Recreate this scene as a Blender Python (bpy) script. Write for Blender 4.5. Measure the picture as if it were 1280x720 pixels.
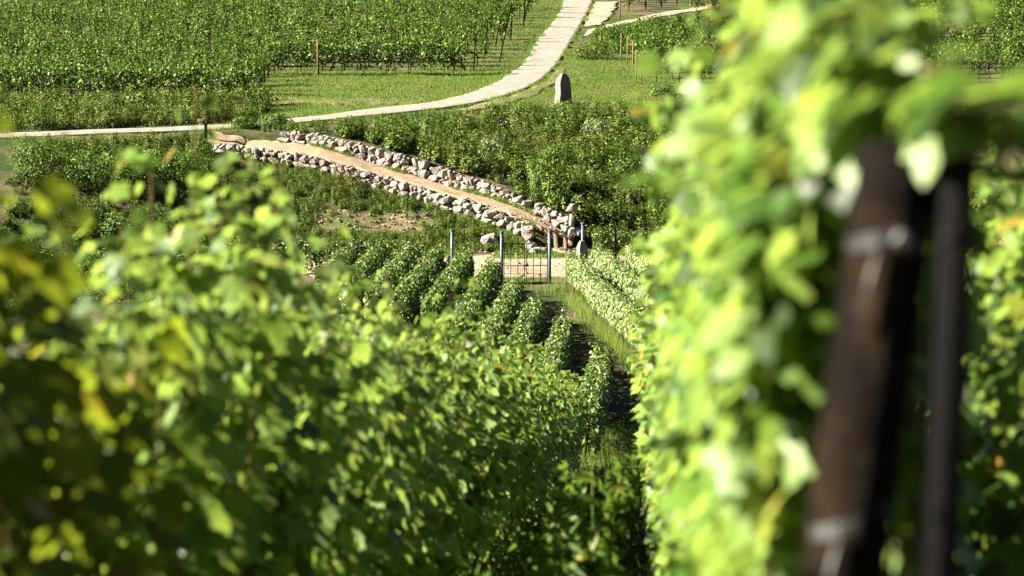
import bpy, bmesh, math, random
import numpy as np
from mathutils import Vector, Matrix

for o in list(bpy.data.objects):
    bpy.data.objects.remove(o)
S = bpy.context.scene
COL = S.collection

# ------------------------------------------------------------------ camera, light, exposure
cam_d = bpy.data.cameras.new("camera")
cam = bpy.data.objects.new("camera", cam_d)
COL.objects.link(cam)
S.camera = cam
cam_d.sensor_width = 36.0
cam_d.lens = 85.0
cam_d.clip_start = 0.05
cam_d.clip_end = 3000
PITCH = 8.0
cam.location = (0, 0, 0)
cam.rotation_euler = (math.radians(90 - PITCH), 0, 0)
cam_d.dof.use_dof = True
cam_d.dof.focus_distance = 92.0
cam_d.dof.aperture_fstop = 3.3

SUN_EL = math.radians(31)
SUN_AZ = math.radians(97)          # direction the light comes from, counter-clockwise from +Y (90 = from -X)
w = bpy.data.worlds.new("World")
S.world = w
w.use_nodes = True
nt = w.node_tree
nt.nodes.clear()
sky = nt.nodes.new("ShaderNodeTexSky")
sky.sky_type = 'NISHITA'
sky.sun_disc = False
sky.altitude = 2500
sky.air_density = 0.18
sky.dust_density = 0.0
sky.sun_elevation = SUN_EL
sky.sun_rotation = math.radians(-83)
bg = nt.nodes.new("ShaderNodeBackground")
bg.inputs[1].default_value = 0.05
wo = nt.nodes.new("ShaderNodeOutputWorld")
nt.links.new(sky.outputs[0], bg.inputs[0])
nt.links.new(bg.outputs[0], wo.inputs[0])
sun_d = bpy.data.lights.new("sun", 'SUN')
sun_d.energy = 5.0
sun_d.angle = math.radians(0.55)
sun_d.color = (1.0, 0.925, 0.77)
sun = bpy.data.objects.new("sun", sun_d)
COL.objects.link(sun)
# light travels along -Z of the lamp; the sun stands at azimuth "left and a little ahead"
sdir = Vector((-math.cos(SUN_EL) * math.cos(math.radians(2)), -math.cos(SUN_EL) * math.sin(math.radians(2)), math.sin(SUN_EL)))
sun.rotation_euler = sdir.to_track_quat('Z', 'Y').to_euler()
sky.sun_rotation = math.atan2(sdir.x, sdir.y)
vs = S.view_settings
vs.view_transform = 'Standard'
vs.look = 'None'
vs.gamma = 1.0
vs.exposure = 2.95
vs.use_curve_mapping = False
S.render.engine = 'CYCLES'
S.cycles.use_denoising = True
S.cycles.max_bounces = 8
S.cycles.diffuse_bounces = 1
S.cycles.glossy_bounces = 2
S.cycles.transmission_bounces = 5
S.cycles.transparent_max_bounces = 4
S.cycles.sample_clamp_indirect = 4.0

# ------------------------------------------------------------------ helpers
FPX = 85.0 / 36.0 * 1280
RP = math.radians(PITCH)


def ang(py):
    """tangent of the angle below the horizon of a picture row (survey of the photograph)"""
    return math.tan(RP + math.atan((py - 360) / FPX))


def wx(px, d):
    return (px - 640) / FPX * d


def zof(py, d):
    return -ang(py) * d


def plane_d(py):
    return 13.533 / (ang(py) + 0.0507)


def P2(px, py):
    """a point of the far slope, from the survey"""
    d = plane_d(py)
    return wx(px, d), d


def tag(o, label=None, cat=None, group=None, kind=None):
    if label:
        o["label"] = label
    if cat:
        o["category"] = cat
    if group:
        o["group"] = group
    if kind:
        o["kind"] = kind
    return o


def empty(name, loc, rz=0.0):
    o = bpy.data.objects.new(name, None)
    o.empty_display_size = 0.2
    o.location = loc
    o.rotation_euler = (0, 0, rz)
    COL.objects.link(o)
    return o


def link(name, me, parent=None, loc=None):
    o = bpy.data.objects.new(name, me)
    COL.objects.link(o)
    if parent:
        o.parent = parent
    if loc is not None:
        o.location = loc
    return o


def np_mesh(name, V, faces, mats=(), midx=None, smooth=False):
    """faces: list of int arrays (n,k)"""
    me = bpy.data.meshes.new(name)
    V = np.asarray(V, dtype=np.float32)
    faces = [np.asarray(f, dtype=np.int32) for f in faces if len(f)]
    nl = sum(f.size for f in faces)
    npoly = sum(len(f) for f in faces)
    me.vertices.add(len(V))
    me.vertices.foreach_set("co", V.ravel())
    me.loops.add(nl)
    me.polygons.add(npoly)
    me.loops.foreach_set("vertex_index", np.concatenate([f.ravel() for f in faces]))
    tot = np.concatenate([np.full(len(f), f.shape[1], dtype=np.int32) for f in faces])
    st = np.concatenate([[0], np.cumsum(tot)[:-1]]).astype(np.int32)
    me.polygons.foreach_set("loop_start", st)
    me.polygons.foreach_set("loop_total", tot)
    if midx is not None:
        me.polygons.foreach_set("material_index", np.asarray(midx, dtype=np.int32))
    if smooth:
        me.polygons.foreach_set("use_smooth", np.ones(npoly, dtype=bool))
    me.update(calc_edges=True)
    for m in mats:
        me.materials.append(m)
    return me


class MB:
    """collects shapes into one mesh"""

    def __init__(self):
        self.V = []
        self.F3 = []
        self.F4 = []
        self.n = 0

    def add(self, V, F3=(), F4=()):
        V = np.asarray(V, dtype=float)
        if len(F3):
            self.F3.append(np.asarray(F3, dtype=int) + self.n)
        if len(F4):
            self.F4.append(np.asarray(F4, dtype=int) + self.n)
        self.V.append(V)
        self.n += len(V)

    def tube(self, pts, rad, seg=8, cap=True):
        pts = np.asarray(pts, dtype=float)
        n = len(pts)
        rad = np.broadcast_to(np.asarray(rad, dtype=float), (n,))
        V = []
        for i in range(n):
            t = pts[min(i + 1, n - 1)] - pts[max(i - 1, 0)]
            t = t / (np.linalg.norm(t) + 1e-9)
            a = np.cross(t, [0.0, 0.12, 1.0]) if abs(t[2]) < 0.93 else np.cross(t, [0.0, 1.0, 0.0])
            a /= np.linalg.norm(a)
            b = np.cross(t, a)
            for k in range(seg):
                q = 2 * math.pi * k / seg
                V.append(pts[i] + rad[i] * (math.cos(q) * a + math.sin(q) * b))
        F = []
        for i in range(n - 1):
            for k in range(seg):
                k2 = (k + 1) % seg
                F.append((i * seg + k, i * seg + k2, (i + 1) * seg + k2, (i + 1) * seg + k))
        T = []
        if cap:
            V.append(pts[0]); V.append(pts[-1])
            a, b = len(V) - 2, len(V) - 1
            for k in range(seg):
                k2 = (k + 1) % seg
                T.append((a, k2, k))
                T.append((b, (n - 1) * seg + k, (n - 1) * seg + k2))
        self.add(V, T, F)

    def box(self, c, s, R=None, bev=0.0):
        bm = bmesh.new()
        bmesh.ops.create_cube(bm, size=1.0)
        for v in bm.verts:
            v.co = Vector((v.co.x * s[0], v.co.y * s[1], v.co.z * s[2]))
        if bev:
            bmesh.ops.bevel(bm, geom=list(bm.edges), offset=bev, segments=1, affect='EDGES')
        if R is not None:
            bm.transform(R.to_4x4())
        self.from_bm(bm, c)

    def from_bm(self, bm, c=(0, 0, 0)):
        bmesh.ops.triangulate(bm, faces=list(bm.faces))
        bm.verts.index_update()
        V = [tuple(v.co + Vector(c)) for v in bm.verts]
        F = [tuple(v.index for v in f.verts) for f in bm.faces]
        bm.free()
        self.add(V, F)

    def mesh(self, name, mat, smooth=False):
        return np_mesh(name, np.concatenate(self.V), [np.concatenate(x) for x in (self.F3, self.F4) if len(x)], [mat], smooth=smooth)

    def build(self, name, mat, parent=None, smooth=False):
        return link(name, self.mesh(name, mat, smooth), parent)


# ---- smooth value noise for terrain and masses
_nr = np.random.default_rng(5)
_NG = _nr.random((256, 256))


def vnoise(x, y):
    x = np.asarray(x, dtype=float); y = np.asarray(y, dtype=float)
    xi = np.floor(x).astype(int); yi = np.floor(y).astype(int)
    fx = x - xi; fy = y - yi
    fx = fx * fx * (3 - 2 * fx); fy = fy * fy * (3 - 2 * fy)
    g = lambda a, b: _NG[a % 256, b % 256]
    return (g(xi, yi) * (1 - fx) + g(xi + 1, yi) * fx) * (1 - fy) + (g(xi, yi + 1) * (1 - fx) + g(xi + 1, yi + 1) * fx) * fy


# ------------------------------------------------------------------ terrain
def tab(rows):
    """rows: (px, py, d) -> X, y, z arrays sorted by X"""
    X = np.array([wx(p, d) for p, q, d in rows]); Y = np.array([d for p, q, d in rows]); Z = np.array([zof(q, d) for p, q, d in rows])
    i = np.argsort(X)
    return X[i], Y[i], Z[i]


COLS = [350, 400, 440, 480, 520, 560, 600, 640, 680, 712]
DB = [107.0, 106.3, 105.6, 105.0, 104.2, 103.3, 102.5, 101.5, 100.3, 99.4]
UT = [166, 168, 178, 187, 198, 213, 226, 240, 259, 272]
UB = [177, 182, 196, 207, 220, 232, 242, 254, 273, 295]
RB = [190, 199, 211, 222, 233, 246, 257, 272, 290, 304]
LB = [203, 214, 225, 239, 248, 262, 275, 288, 298, 306]
UPT = tab([(c, q, d + .35) for c, q, d in zip(COLS, UT, DB)])
UPB = tab([(c, q, d) for c, q, d in zip(COLS, UB, DB)])
RPB = tab([(c, q, d - 1.9) for c, q, d in zip(COLS, RB, DB)])
LWB = tab([(c, q, d - 2.2) for c, q, d in zip(COLS, LB, DB)])
crX = np.array([-60, -21, -15, -12, -8.5, -5.3, 1.2, 8, 60.])
crY = np.array([104.5, 104.8, 105.8, 107.9, 111.0, 114.0, 117, 117, 117.])


def terrain(x, y, rough=True):
    x = np.asarray(x, dtype=float); y = np.asarray(y, dtype=float)
    x, y = np.broadcast_arrays(x, y)
    cy = np.interp(x, crX, crY)
    cz = -7.5 + .0507 * (cy - 119)
    toeY = np.interp(x, [-30, -14, -6, 3, 30], [95.0, 96.5, 98.2, 98.6, 99.0])
    toeZ = np.full_like(x, -12.25)
    KY = [np.full_like(x, v) for v in (-30., 45., 52., 60., 75., 90.)]
    KZ = [np.full_like(x, v) for v in (4.42, -10.13, -11.2, -11.95, -12.4, -12.5)]
    KY.append(toeY - 1.0); KZ.append(np.full_like(x, -12.42))
    KY.append(toeY); KZ.append(toeZ)
    inr = np.clip(np.minimum((x + 13.2) / 1.6, (3.9 - x) / 1.4), 0, 1)
    knots = []
    for k, (A, fr) in enumerate(((LWB, .30), (RPB, .36), (UPB, .55), (UPT, .62))):
        ya = np.interp(x, A[0], A[1]); za = np.interp(x, A[0], A[2])
        yb = toeY + (cy - toeY) * fr
        # straight (slightly bulging) bank where there is no ramp
        zb = toeZ + (cz - toeZ) * (fr ** .85)
        knots.append((ya * inr + yb * (1 - inr), za * inr + zb * (1 - inr)))
    for a, b in knots:
        KY.append(np.maximum(a, KY[-1] + .05)); KZ.append(b)
    KY.append(np.maximum(cy, KY[-1] + .3)); KZ.append(cz)
    KY.append(np.full_like(x, 600.)); KZ.append(np.full_like(x, -7.5 + .0507 * (600 - 119)))
    z = np.full_like(x, 4.42)
    for j in range(len(KY) - 1):
        t = np.clip((y - KY[j]) / (KY[j + 1] - KY[j]), 0, 1)
        z = np.where(y >= KY[j], KZ[j] + t * (KZ[j + 1] - KZ[j]), z)
    # cross slope close to the camera: the ground climbs to the right
    c = x - .0496 * y
    z = z + np.clip(c + .3, 0, 2.5) * .16 * np.clip((45 - y) / 20, 0, 1)
    # rising land behind the slope on the far left
    if rough:
        z = z + (vnoise(x * .7 + 9, y * .7) - .5) * .10 * np.clip(y / 20, 0, 1) + (vnoise(x * 2.3, y * 2.3 + 40) - .5) * .05
    return z


def T(x, y):
    return float(terrain(x, y))


# ------------------------------------------------------------------ materials
def newmat(name):
    m = bpy.data.materials.new(name)
    m.use_nodes = True
    n = m.node_tree
    for x in list(n.nodes):
        n.nodes.remove(x)
    out = n.nodes.new("ShaderNodeOutputMaterial")
    return m, n, out


def ramp(n, stops, fac=None, interp='LINEAR'):
    r = n.nodes.new("ShaderNodeValToRGB")
    r.color_ramp.interpolation = interp
    el = r.color_ramp.elements
    while len(el) < len(stops):
        el.new(.5)
    for e, (p, c) in zip(el, stops):
        e.position = p
        e.color = (c[0], c[1], c[2], 1)
    if fac is not None:
        n.links.new(fac, r.inputs[0])
    return r.outputs[0]


def noise(n, scale, detail=4, rough=.6, coord='Object', vec=None):
    t = n.nodes.new("ShaderNodeTexNoise")
    t.inputs['Scale'].default_value = scale
    t.inputs['Detail'].default_value = detail
    t.inputs['Roughness'].default_value = rough
    if vec is None:
        c = n.nodes.new("ShaderNodeTexCoord")
        vec = c.outputs[coord]
    n.links.new(vec, t.inputs['Vector'])
    return t.outputs['Fac']


def mixc(n, fac, a, b, mode='MIX'):
    m = n.nodes.new("ShaderNodeMix")
    m.data_type = 'RGBA'
    m.blend_type = mode
    for s, v in ((0, fac), (6, a), (7, b)):
        if isinstance(v, (int, float)):
            m.inputs[s].default_value = v
        elif isinstance(v, tuple):
            m.inputs[s].default_value = (v[0], v[1], v[2], 1)
        else:
            n.links.new(v, m.inputs[s])
    return m.outputs[2]


def leaf_mat(name, stops, back=(.20, .26, .13), trans=(.30, .42, .04), tf=.38, rough=.5, patch=None, spec=.5):
    stops = [(a, (c[0] * .60, c[1] * .64, c[2] * .42)) for a, c in stops]
    stops = [(a, (c[0], c[1], c[2] * .7)) for a, c in stops]
    mid = stops[len(stops) // 2][1]
    back = tuple(v * .35 + q * .75 for v, q in zip(back, mid))
    trans = tuple(v * .72 for v in trans)
    m, n, out = newmat(name)
    g = n.nodes.new("ShaderNodeNewGeometry")
    col = ramp(n, stops, g.outputs['Random Per Island'])
    if patch:
        f = noise(n, patch[0], 2, .5)
        f = ramp(n, [(.40, (0, 0, 0)), (.62, (1, 1, 1))], f)
        col = mixc(n, f, col, patch[1], 'MULTIPLY')
    col2 = mixc(n, g.outputs['Backfacing'], col, back)
    # the underside keeps some of the leaf's own colour
    col2 = mixc(n, .45, col2, col)
    p = n.nodes.new("ShaderNodeBsdfPrincipled")
    n.links.new(col2, p.inputs['Base Color'])
    p.inputs['Roughness'].default_value = rough
    p.inputs['Specular IOR Level'].default_value = spec
    t = n.nodes.new("ShaderNodeBsdfTranslucent")
    tc = mixc(n, .55, col, trans)
    n.links.new(tc, t.inputs['Color'])
    mx = n.nodes.new("ShaderNodeMixShader")
    mx.inputs[0].default_value = tf
    n.links.new(p.outputs[0], mx.inputs[1])
    n.links.new(t.outputs[0], mx.inputs[2])
    n.links.new(mx.outputs[0], out.inputs[0])
    return m


def rock_mat(name, c1, c2, c3, scale=2.5, rough=.9, bump=.6, bscale=14, island=True):
    c1, c2, c3 = [tuple(v * .72 for v in c) for c in (c1, c2, c3)]
    m, n, out = newmat(name)
    f = noise(n, scale, 6, .65)
    col = ramp(n, [(.3, c1), (.5, c2), (.7, c3)], f)
    oi = n.nodes.new("ShaderNodeObjectInfo")
    v = ramp(n, [(0, (.72, .72, .75)), (.5, (1, .97, .93)), (1, (1.2, 1.08, 1.0))], oi.outputs['Random'])
    col = mixc(n, 1.0, col, v, 'MULTIPLY')
    p = n.nodes.new("ShaderNodeBsdfPrincipled")
    n.links.new(col, p.inputs['Base Color'])
    p.inputs['Roughness'].default_value = rough
    p.inputs['Specular IOR Level'].default_value = .08
    b = n.nodes.new("ShaderNodeBump")
    b.inputs['Strength'].default_value = bump
    b.inputs['Distance'].default_value = .03
    n.links.new(noise(n, bscale, 6, .7), b.inputs['Height'])
    n.links.new(b.outputs[0], p.inputs['Normal'])
    n.links.new(p.outputs[0], out.inputs[0])
    return m


G = lambda r, g, b: (r, g, b)
M_NEAR = leaf_mat("vine leaf", [(0, G(.018, .045, .008)), (.35, G(.06, .125, .020)), (.75, G(.18, .29, .07)), (.96, G(.27, .37, .13)), (.985, G(.30, .24, .06)), (1, G(.34, .14, .04))],
                  back=(.34, .42, .28), trans=(.44, .60, .10), tf=.45, rough=.48, spec=.32)
M_AUT = leaf_mat("turning vine leaf", [(0, G(.035, .07, .010)), (.80, G(.09, .14, .02)), (.89, G(.24, .24, .03)), (.96, G(.36, .22, .03)), (1, G(.38, .10, .02))],
                 back=(.24, .26, .12), trans=(.42, .50, .03), tf=.50, rough=.5, spec=.2)
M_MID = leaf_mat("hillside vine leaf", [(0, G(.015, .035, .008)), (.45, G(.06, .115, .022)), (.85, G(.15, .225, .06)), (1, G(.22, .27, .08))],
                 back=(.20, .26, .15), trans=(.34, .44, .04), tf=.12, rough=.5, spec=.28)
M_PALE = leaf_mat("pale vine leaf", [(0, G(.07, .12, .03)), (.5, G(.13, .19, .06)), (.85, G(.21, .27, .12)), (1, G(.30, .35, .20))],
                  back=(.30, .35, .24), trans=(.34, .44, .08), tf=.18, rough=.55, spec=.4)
M_FAR = leaf_mat("slope vine leaf", [(0, G(.012, .030, .005)), (.40, G(.05, .10, .015)), (.75, G(.16, .25, .045)), (1, G(.27, .37, .10))],
                 back=(.16, .22, .11), trans=(.26, .40, .04), tf=.20, rough=.6, spec=.15, patch=(.14, G(.62, .72, .6)))
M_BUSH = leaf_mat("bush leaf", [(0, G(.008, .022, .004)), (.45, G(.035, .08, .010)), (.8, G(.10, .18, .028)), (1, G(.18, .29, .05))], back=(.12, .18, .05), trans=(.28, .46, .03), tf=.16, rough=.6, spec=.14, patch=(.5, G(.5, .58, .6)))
M_SILV = leaf_mat("silvery leaf", [(0, G(.07, .11, .06)), (.5, G(.12, .17, .10)), (1, G(.22, .27, .17))], back=(.25, .30, .22), trans=(.25, .34, .10), tf=.25, rough=.5)
M_WEED = leaf_mat("weed leaf", [(0, G(.010, .024, .004)), (.4, G(.045, .085, .012)), (.75, G(.11, .18, .030)), (.96, G(.20, .25, .06)), (1, G(.26, .19, .07))],
                  back=(.10, .14, .05), trans=(.26, .36, .04), tf=.14, rough=.6, patch=(.35, G(1.12, .96, .8)), spec=.12)
M_OLIVE = leaf_mat("dry weed leaf", [(0, G(.07, .08, .015)), (.5, G(.13, .13, .025)), (1, G(.24, .19, .06))], back=(.16, .14, .05), trans=(.34, .30, .05), tf=.16, rough=.6, spec=.14, patch=(.5, G(.5, .58, .6)))
M_GRASS = leaf_mat("grass blade", [(0, G(.05, .10, .014)), (.5, G(.09, .17, .024)), (.85, G(.15, .22, .04)), (1, G(.26, .24, .09))],
                   back=(.12, .18, .05), trans=(.26, .42, .05), tf=.35, rough=.55, patch=(.25, G(1.2, .95, .8)), spec=.3)
M_TALL = leaf_mat("tall grass blade", [(0, G(.08, .16, .03)), (.7, G(.15, .25, .06)), (1, G(.33, .33, .16))], back=(.2, .22, .09), trans=(.38, .42, .09), tf=.4, rough=.55, spec=.3)
M_FLOWER = leaf_mat("white blossom", [(0, G(.6, .6, .55)), (1, G(.75, .74, .7))], back=(.6, .6, .6), trans=(.6, .6, .55), tf=.2)
M_YEL = leaf_mat("yellow blossom", [(0, G(.5, .38, .03)), (1, G(.65, .5, .05))], back=(.5, .4, .05), trans=(.6, .5, .05), tf=.2)
M_TREE = leaf_mat("forest leaf", [(0, G(.015, .040, .008)), (1, G(.05, .09, .018))], back=(.05, .08, .03), trans=(.12, .2, .03), tf=.2, rough=.5)
M_BARK = rock_mat("vine bark", G(.03, .022, .015), G(.07, .05, .033), G(.12, .09, .06), 12, .95, .8, 60)
M_CANE = rock_mat("vine cane", G(.10, .07, .025), G(.16, .12, .04), G(.17, .19, .05), 6, .6, .2, 60)
M_STAKE = rock_mat("weathered stake", G(.12, .07, .04), G(.22, .14, .08), G(.30, .21, .13), 5, .9, .6, 40)
M_DARKPOST = rock_mat("dark weathered post", G(.003, .0018, .001), G(.006, .0036, .002), G(.028, .018, .010), 7, .95, 1.0, 30)
M_ROCK = rock_mat("pink grey boulder", G(.16, .14, .13), G(.31, .27, .24), G(.43, .385, .35), 2.2, .9, .9, 9)
M_MENHIR = rock_mat("weathered standing stone", G(.12, .105, .085), G(.21, .19, .155), G(.30, .27, .22), 2.0, .9, .9, 9)
M_SOIL = rock_mat("bare soil", G(.15, .10, .065), G(.27, .19, .125), G(.38, .285, .20), 1.2, 1.0, .9, 7)


def mk_ground():
    m, n, out = newmat("soil and turf")
    f = noise(n, .35, 6, .65)
    g = noise(n, 3.0, 6, .7)
    grass = ramp(n, [(.3, G(.012, .020, .005)), (.6, G(.026, .042, .009)), (.8, G(.045, .06, .014))], g)
    soil = ramp(n, [(.3, G(.045, .03, .02)), (.6, G(.085, .06, .04)), (.8, G(.125, .095, .07))], g)
    k = ramp(n, [(.45, (0, 0, 0)), (.58, (1, 1, 1))], f)
    col = mixc(n, k, grass, soil)
    p = n.nodes.new("ShaderNodeBsdfPrincipled")
    n.links.new(col, p.inputs['Base Color'])
    p.inputs['Roughness'].default_value = 1.0
    p.inputs['Specular IOR Level'].default_value = .1
    b = n.nodes.new("ShaderNodeBump")
    b.inputs['Strength'].default_value = .8
    b.inputs['Distance'].default_value = .06
    n.links.new(noise(n, 5, 6, .7), b.inputs['Height'])
    n.links.new(b.outputs[0], p.inputs['Normal'])
    n.links.new(p.outputs[0], out.inputs[0])
    return m


def mk_dirt(name, a, b_, c, gscale=1.1, gamt=.52):
    """sandy track with stones and tufts of green worn into it"""
    a, b_, c = [tuple(v * .62 for v in q) for q in (a, b_, c)]
    m, n, out = newmat(name)
    g = noise(n, 4.0, 8, .75)
    col = ramp(n, [(.3, a), (.5, b_), (.72, c)], g)
    f = noise(n, gscale, 5, .7)
    k = ramp(n, [(gamt, (0, 0, 0)), (gamt + .12, (1, 1, 1))], f)
    col = mixc(n, k, col, G(.06, .08, .025))
    p = n.nodes.new("ShaderNodeBsdfPrincipled")
    n.links.new(col, p.inputs['Base Color'])
    p.inputs['Roughness'].default_value = 1.0
    p.inputs['Specular IOR Level'].default_value = .1
    b = n.nodes.new("ShaderNodeBump")
    b.inputs['Strength'].default_value = 1.0
    b.inputs['Distance'].default_value = .05
    n.links.new(noise(n, 9, 6, .75), b.inputs['Height'])
    n.links.new(b.outputs[0], p.inputs['Normal'])
    n.links.new(p.outputs[0], out.inputs[0])
    return m


M_GROUND = mk_ground()
M_PATH = mk_dirt("sandy path", G(.26, .19, .135), G(.40, .30, .22), G(.50, .40, .31), 1.2, .58)
M_RAMP = mk_dirt("ramp earth", G(.22, .15, .095), G(.36, .26, .17), G(.46, .35, .25), 1.0, .60)
M_CLEAR = mk_dirt("bare slope", G(.12, .085, .05), G(.20, .14, .085), G(.29, .21, .14), 1.1, .46)


def mk_road():
    m, n, out = newmat("pale concrete")
    g = noise(n, 1.4, 8, .7)
    col = ramp(n, [(.28, G(.115, .102, .087)), (.5, G(.165, .147, .126)), (.75, G(.21, .19, .166))], g)
    st = noise(n, .5, 4, .6)
    k = ramp(n, [(.56, (1, 1, 1)), (.70, (.80, .76, .70))], st)
    col = mixc(n, 1.0, col, k, 'MULTIPLY')
    p = n.nodes.new("ShaderNodeBsdfPrincipled")
    n.links.new(col, p.inputs['Base Color'])
    p.inputs['Roughness'].default_value = .95
    p.inputs['Specular IOR Level'].default_value = .15
    b = n.nodes.new("ShaderNodeBump")
    b.inputs['Strength'].default_value = .5
    b.inputs['Distance'].default_value = .02
    n.links.new(noise(n, 12, 6, .7), b.inputs['Height'])
    n.links.new(b.outputs[0], p.inputs['Normal'])
    n.links.new(p.outputs[0], out.inputs[0])
    return m


M_ROAD = mk_road()


def mk_metal(name, c, rough, metal=.9):
    m, n, out = newmat(name)
    p = n.nodes.new("ShaderNodeBsdfPrincipled")
    g = noise(n, 9, 6, .7)
    col = ramp(n, [(.35, tuple(v * .6 for v in c)), (.6, c)], g)
    n.links.new(col, p.inputs['Base Color'])
    p.inputs['Roughness'].default_value = rough
    p.inputs['Metallic'].default_value = metal
    p.inputs['Specular IOR Level'].default_value = .2
    n.links.new(p.outputs[0], out.inputs[0])
    return m


M_GALV = mk_metal("blue grey galvanised steel", G(.07, .10, .13), .5, .3)
M_IRON = mk_metal("dark iron", G(.004, .004, .004), .8, .2)
M_WIRE = mk_metal("dull wire", G(.10, .10, .10), .55, 1.0)
M_RUST = mk_metal("rusty steel", G(.35, .12, .05), .8, .2)
M_BLACK = mk_metal("dark steel stake", G(.0025, .002, .002), .95, .0)

# ------------------------------------------------------------------ ground sheet
ys = np.concatenate([np.arange(-30, 0, 3), np.arange(0, 40, .5), np.arange(40, 95, .5), np.arange(95, 120, .2), np.arange(120, 240, 1.0), np.linspace(240, 600, 25)])
xs = np.concatenate([np.linspace(-260, -36, 30), np.arange(-35, 30, .35), np.linspace(31, 260, 30)])
XX, YY = np.meshgrid(xs, ys)
ZZ = terrain(XX, YY)
nx, ny = len(xs), len(ys)
idx = np.arange(nx * ny).reshape(ny, nx)
F = np.stack([idx[:-1, :-1], idx[:-1, 1:], idx[1:, 1:], idx[1:, :-1]], -1).reshape(-1, 4)
ground = link("ground", np_mesh("ground", np.stack([XX, YY, ZZ], -1).reshape(-1, 3), [F], [M_GROUND], smooth=True))
tag(ground, kind="structure")


def ribbon(name, L, R, mat, zoff=.05, n=80, m=6, wob=.12, thick=.12, rough=True):
    """strip between two edge lines given as world (x, y) points, laid on the terrain"""
    L = np.asarray(L, float); R = np.asarray(R, float)

    def res(A):
        d = np.concatenate([[0], np.cumsum(np.linalg.norm(np.diff(A, axis=0), axis=1))])
        return d / d[-1], A
    # same parameter on both sides
    C = (L + R) / 2
    t, _ = res(C)
    s = np.linspace(0, 1, n)
    Li = np.stack([np.interp(s, t, L[:, k]) for k in (0, 1)], -1)
    Ri = np.stack([np.interp(s, t, R[:, k]) for k in (0, 1)], -1)
    for _ in range(2):
        Li[1:-1] = (Li[:-2] + 2 * Li[1:-1] + Li[2:]) / 4
        Ri[1:-1] = (Ri[:-2] + 2 * Ri[1:-1] + Ri[2:]) / 4
    D = Ri - Li
    ln = np.linalg.norm(D, axis=1, keepdims=True) + 1e-6
    Li = Li + D / ln * ((vnoise(s * n * .6, s * 0 + 3)[:, None] - .5) * wob)
    Ri = Ri + D / ln * ((vnoise(s * n * .6, s * 0 + 9)[:, None] - .5) * wob)
    q = np.linspace(0, 1, m)
    P = Li[:, None, :] * (1 - q[None, :, None]) + Ri[:, None, :] * q[None, :, None]
    z = terrain(P[..., 0], P[..., 1], rough) + zoff
    V = np.concatenate([P, z[..., None]], -1)
    # skirt at both edges
    A = V[:, :1].copy(); A[..., 2] -= thick
    B = V[:, -1:].copy(); B[..., 2] -= thick
    V = np.concatenate([A, V, B], 1)
    m2 = m + 2
    idx = np.arange(n * m2).reshape(n, m2)
    F = np.stack([idx[:-1, :-1], idx[:-1, 1:], idx[1:, 1:], idx[1:, :-1]], -1).reshape(-1, 4)
    o = link(name, np_mesh(name, V.reshape(-1, 3), [F], [mat], smooth=False))
    tag(o, kind="structure")
    return o


rl = [(705, 0), (699, 16), (690, 30), (670, 53), (662, 70), (650, 84), (626, 101), (590, 117), (537, 130), (500, 133.5), (450, 139), (400, 146), (300, 156), (200, 160.5), (100, 164), (0, 168), (-250, 176)]
rr = [(743, 0), (736, 16), (729, 30), (715, 53), (706, 70), (696, 84), (681, 100), (655, 114), (612, 127), (557, 136), (475, 144.5), (410, 151), (300, 162), (200, 166), (100, 169.5), (0, 174), (-250, 182)]
RL = [(4.7, 260), (4.4, 215)] + [P2(*p) for p in rl]
RR = [(8.5, 260), (7.2, 215)] + [P2(*p) for p in rr]
ribbon("road", RL, RR, M_ROAD, .06, 240, 8, .12, .06, False)
# earth verge right of the road, track at the top right, path behind the gate, ramp, bare patches
ribbon("dirt_verge", [P2(*p) for p in [(700, 84), (685, 101), (657, 115), (612, 128), (570, 137.5)]],
       [P2(*p) for p in [(708, 84), (700, 101), (676, 117), (640, 130), (585, 139.5)]], M_CLEAR, .035, 60, 5, .25, .1)
ribbon("track", [P2(*p) for p in [(735, 38), (770, 29), (820, 18), (880, 8), (960, -4)]],
       [P2(*p) for p in [(728, 47), (768, 34), (822, 22), (884, 12), (964, 0)]], M_PATH, .045, 60, 5, .3, .1)
ribbon("bare_verge", [P2(*p) for p in [(745, 2), (737, 16), (729, 33)]], [P2(*p) for p in [(772, 2), (768, 14), (752, 32)]], M_PATH, .03, 30, 6, .6, .1)
ribbon("path", [(-12, 97.2), (-6, 97.3), (0, 97.4), (4, 97.6), (12, 97.6)], [(-12, 92.5), (-6, 92.0), (0, 91.6), (4, 92.0), (12, 93)], M_PATH, .04, 90, 12, .5, .1)
up = list(zip(UPB[0], UPB[1])); lo = list(zip(RPB[0], RPB[1]))
ribbon("ramp_path", [(-13.6, 107.0)] + [(a, b - .1) for a, b in up] + [(2.6, 98.7)], [(-13.2, 105.6)] + [(a, b + .1) for a, b in lo] + [(1.5, 97.3)], M_RAMP, .05, 140, 8, .25, .1)
ribbon("bare_earth", [(-8.2, 100.6), (-6, 101.2), (-4.0, 100.9), (-3.2, 100.4)], [(-7.8, 98.9), (-6, 99.2), (-4.4, 99.4), (-3.4, 99.6)], M_CLEAR, .03, 40, 8, .6, .1)
ribbon("field_track", [P2(*p) for p in [(330, 122), (430, 124), (530, 124)]], [P2(*p) for p in [(330, 130), (430, 131), (520, 131)]], M_CLEAR, .03, 50, 5, .6, .1)

# ------------------------------------------------------------------ leaves
def tmpl(outline, cup=.12, fold=.0):
    o = np.array(outline, float)
    z = -cup * (o[:, 0] ** 2 + (o[:, 1] - .4) ** 2) + fold * np.abs(o[:, 0])
    V = np.concatenate([[[0, .12, .02]], np.column_stack([o, z])])
    n = len(o)
    Fc = np.array([(0, 1 + i, 1 + (i + 1) % n) for i in range(n)])
    return V, Fc


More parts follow.
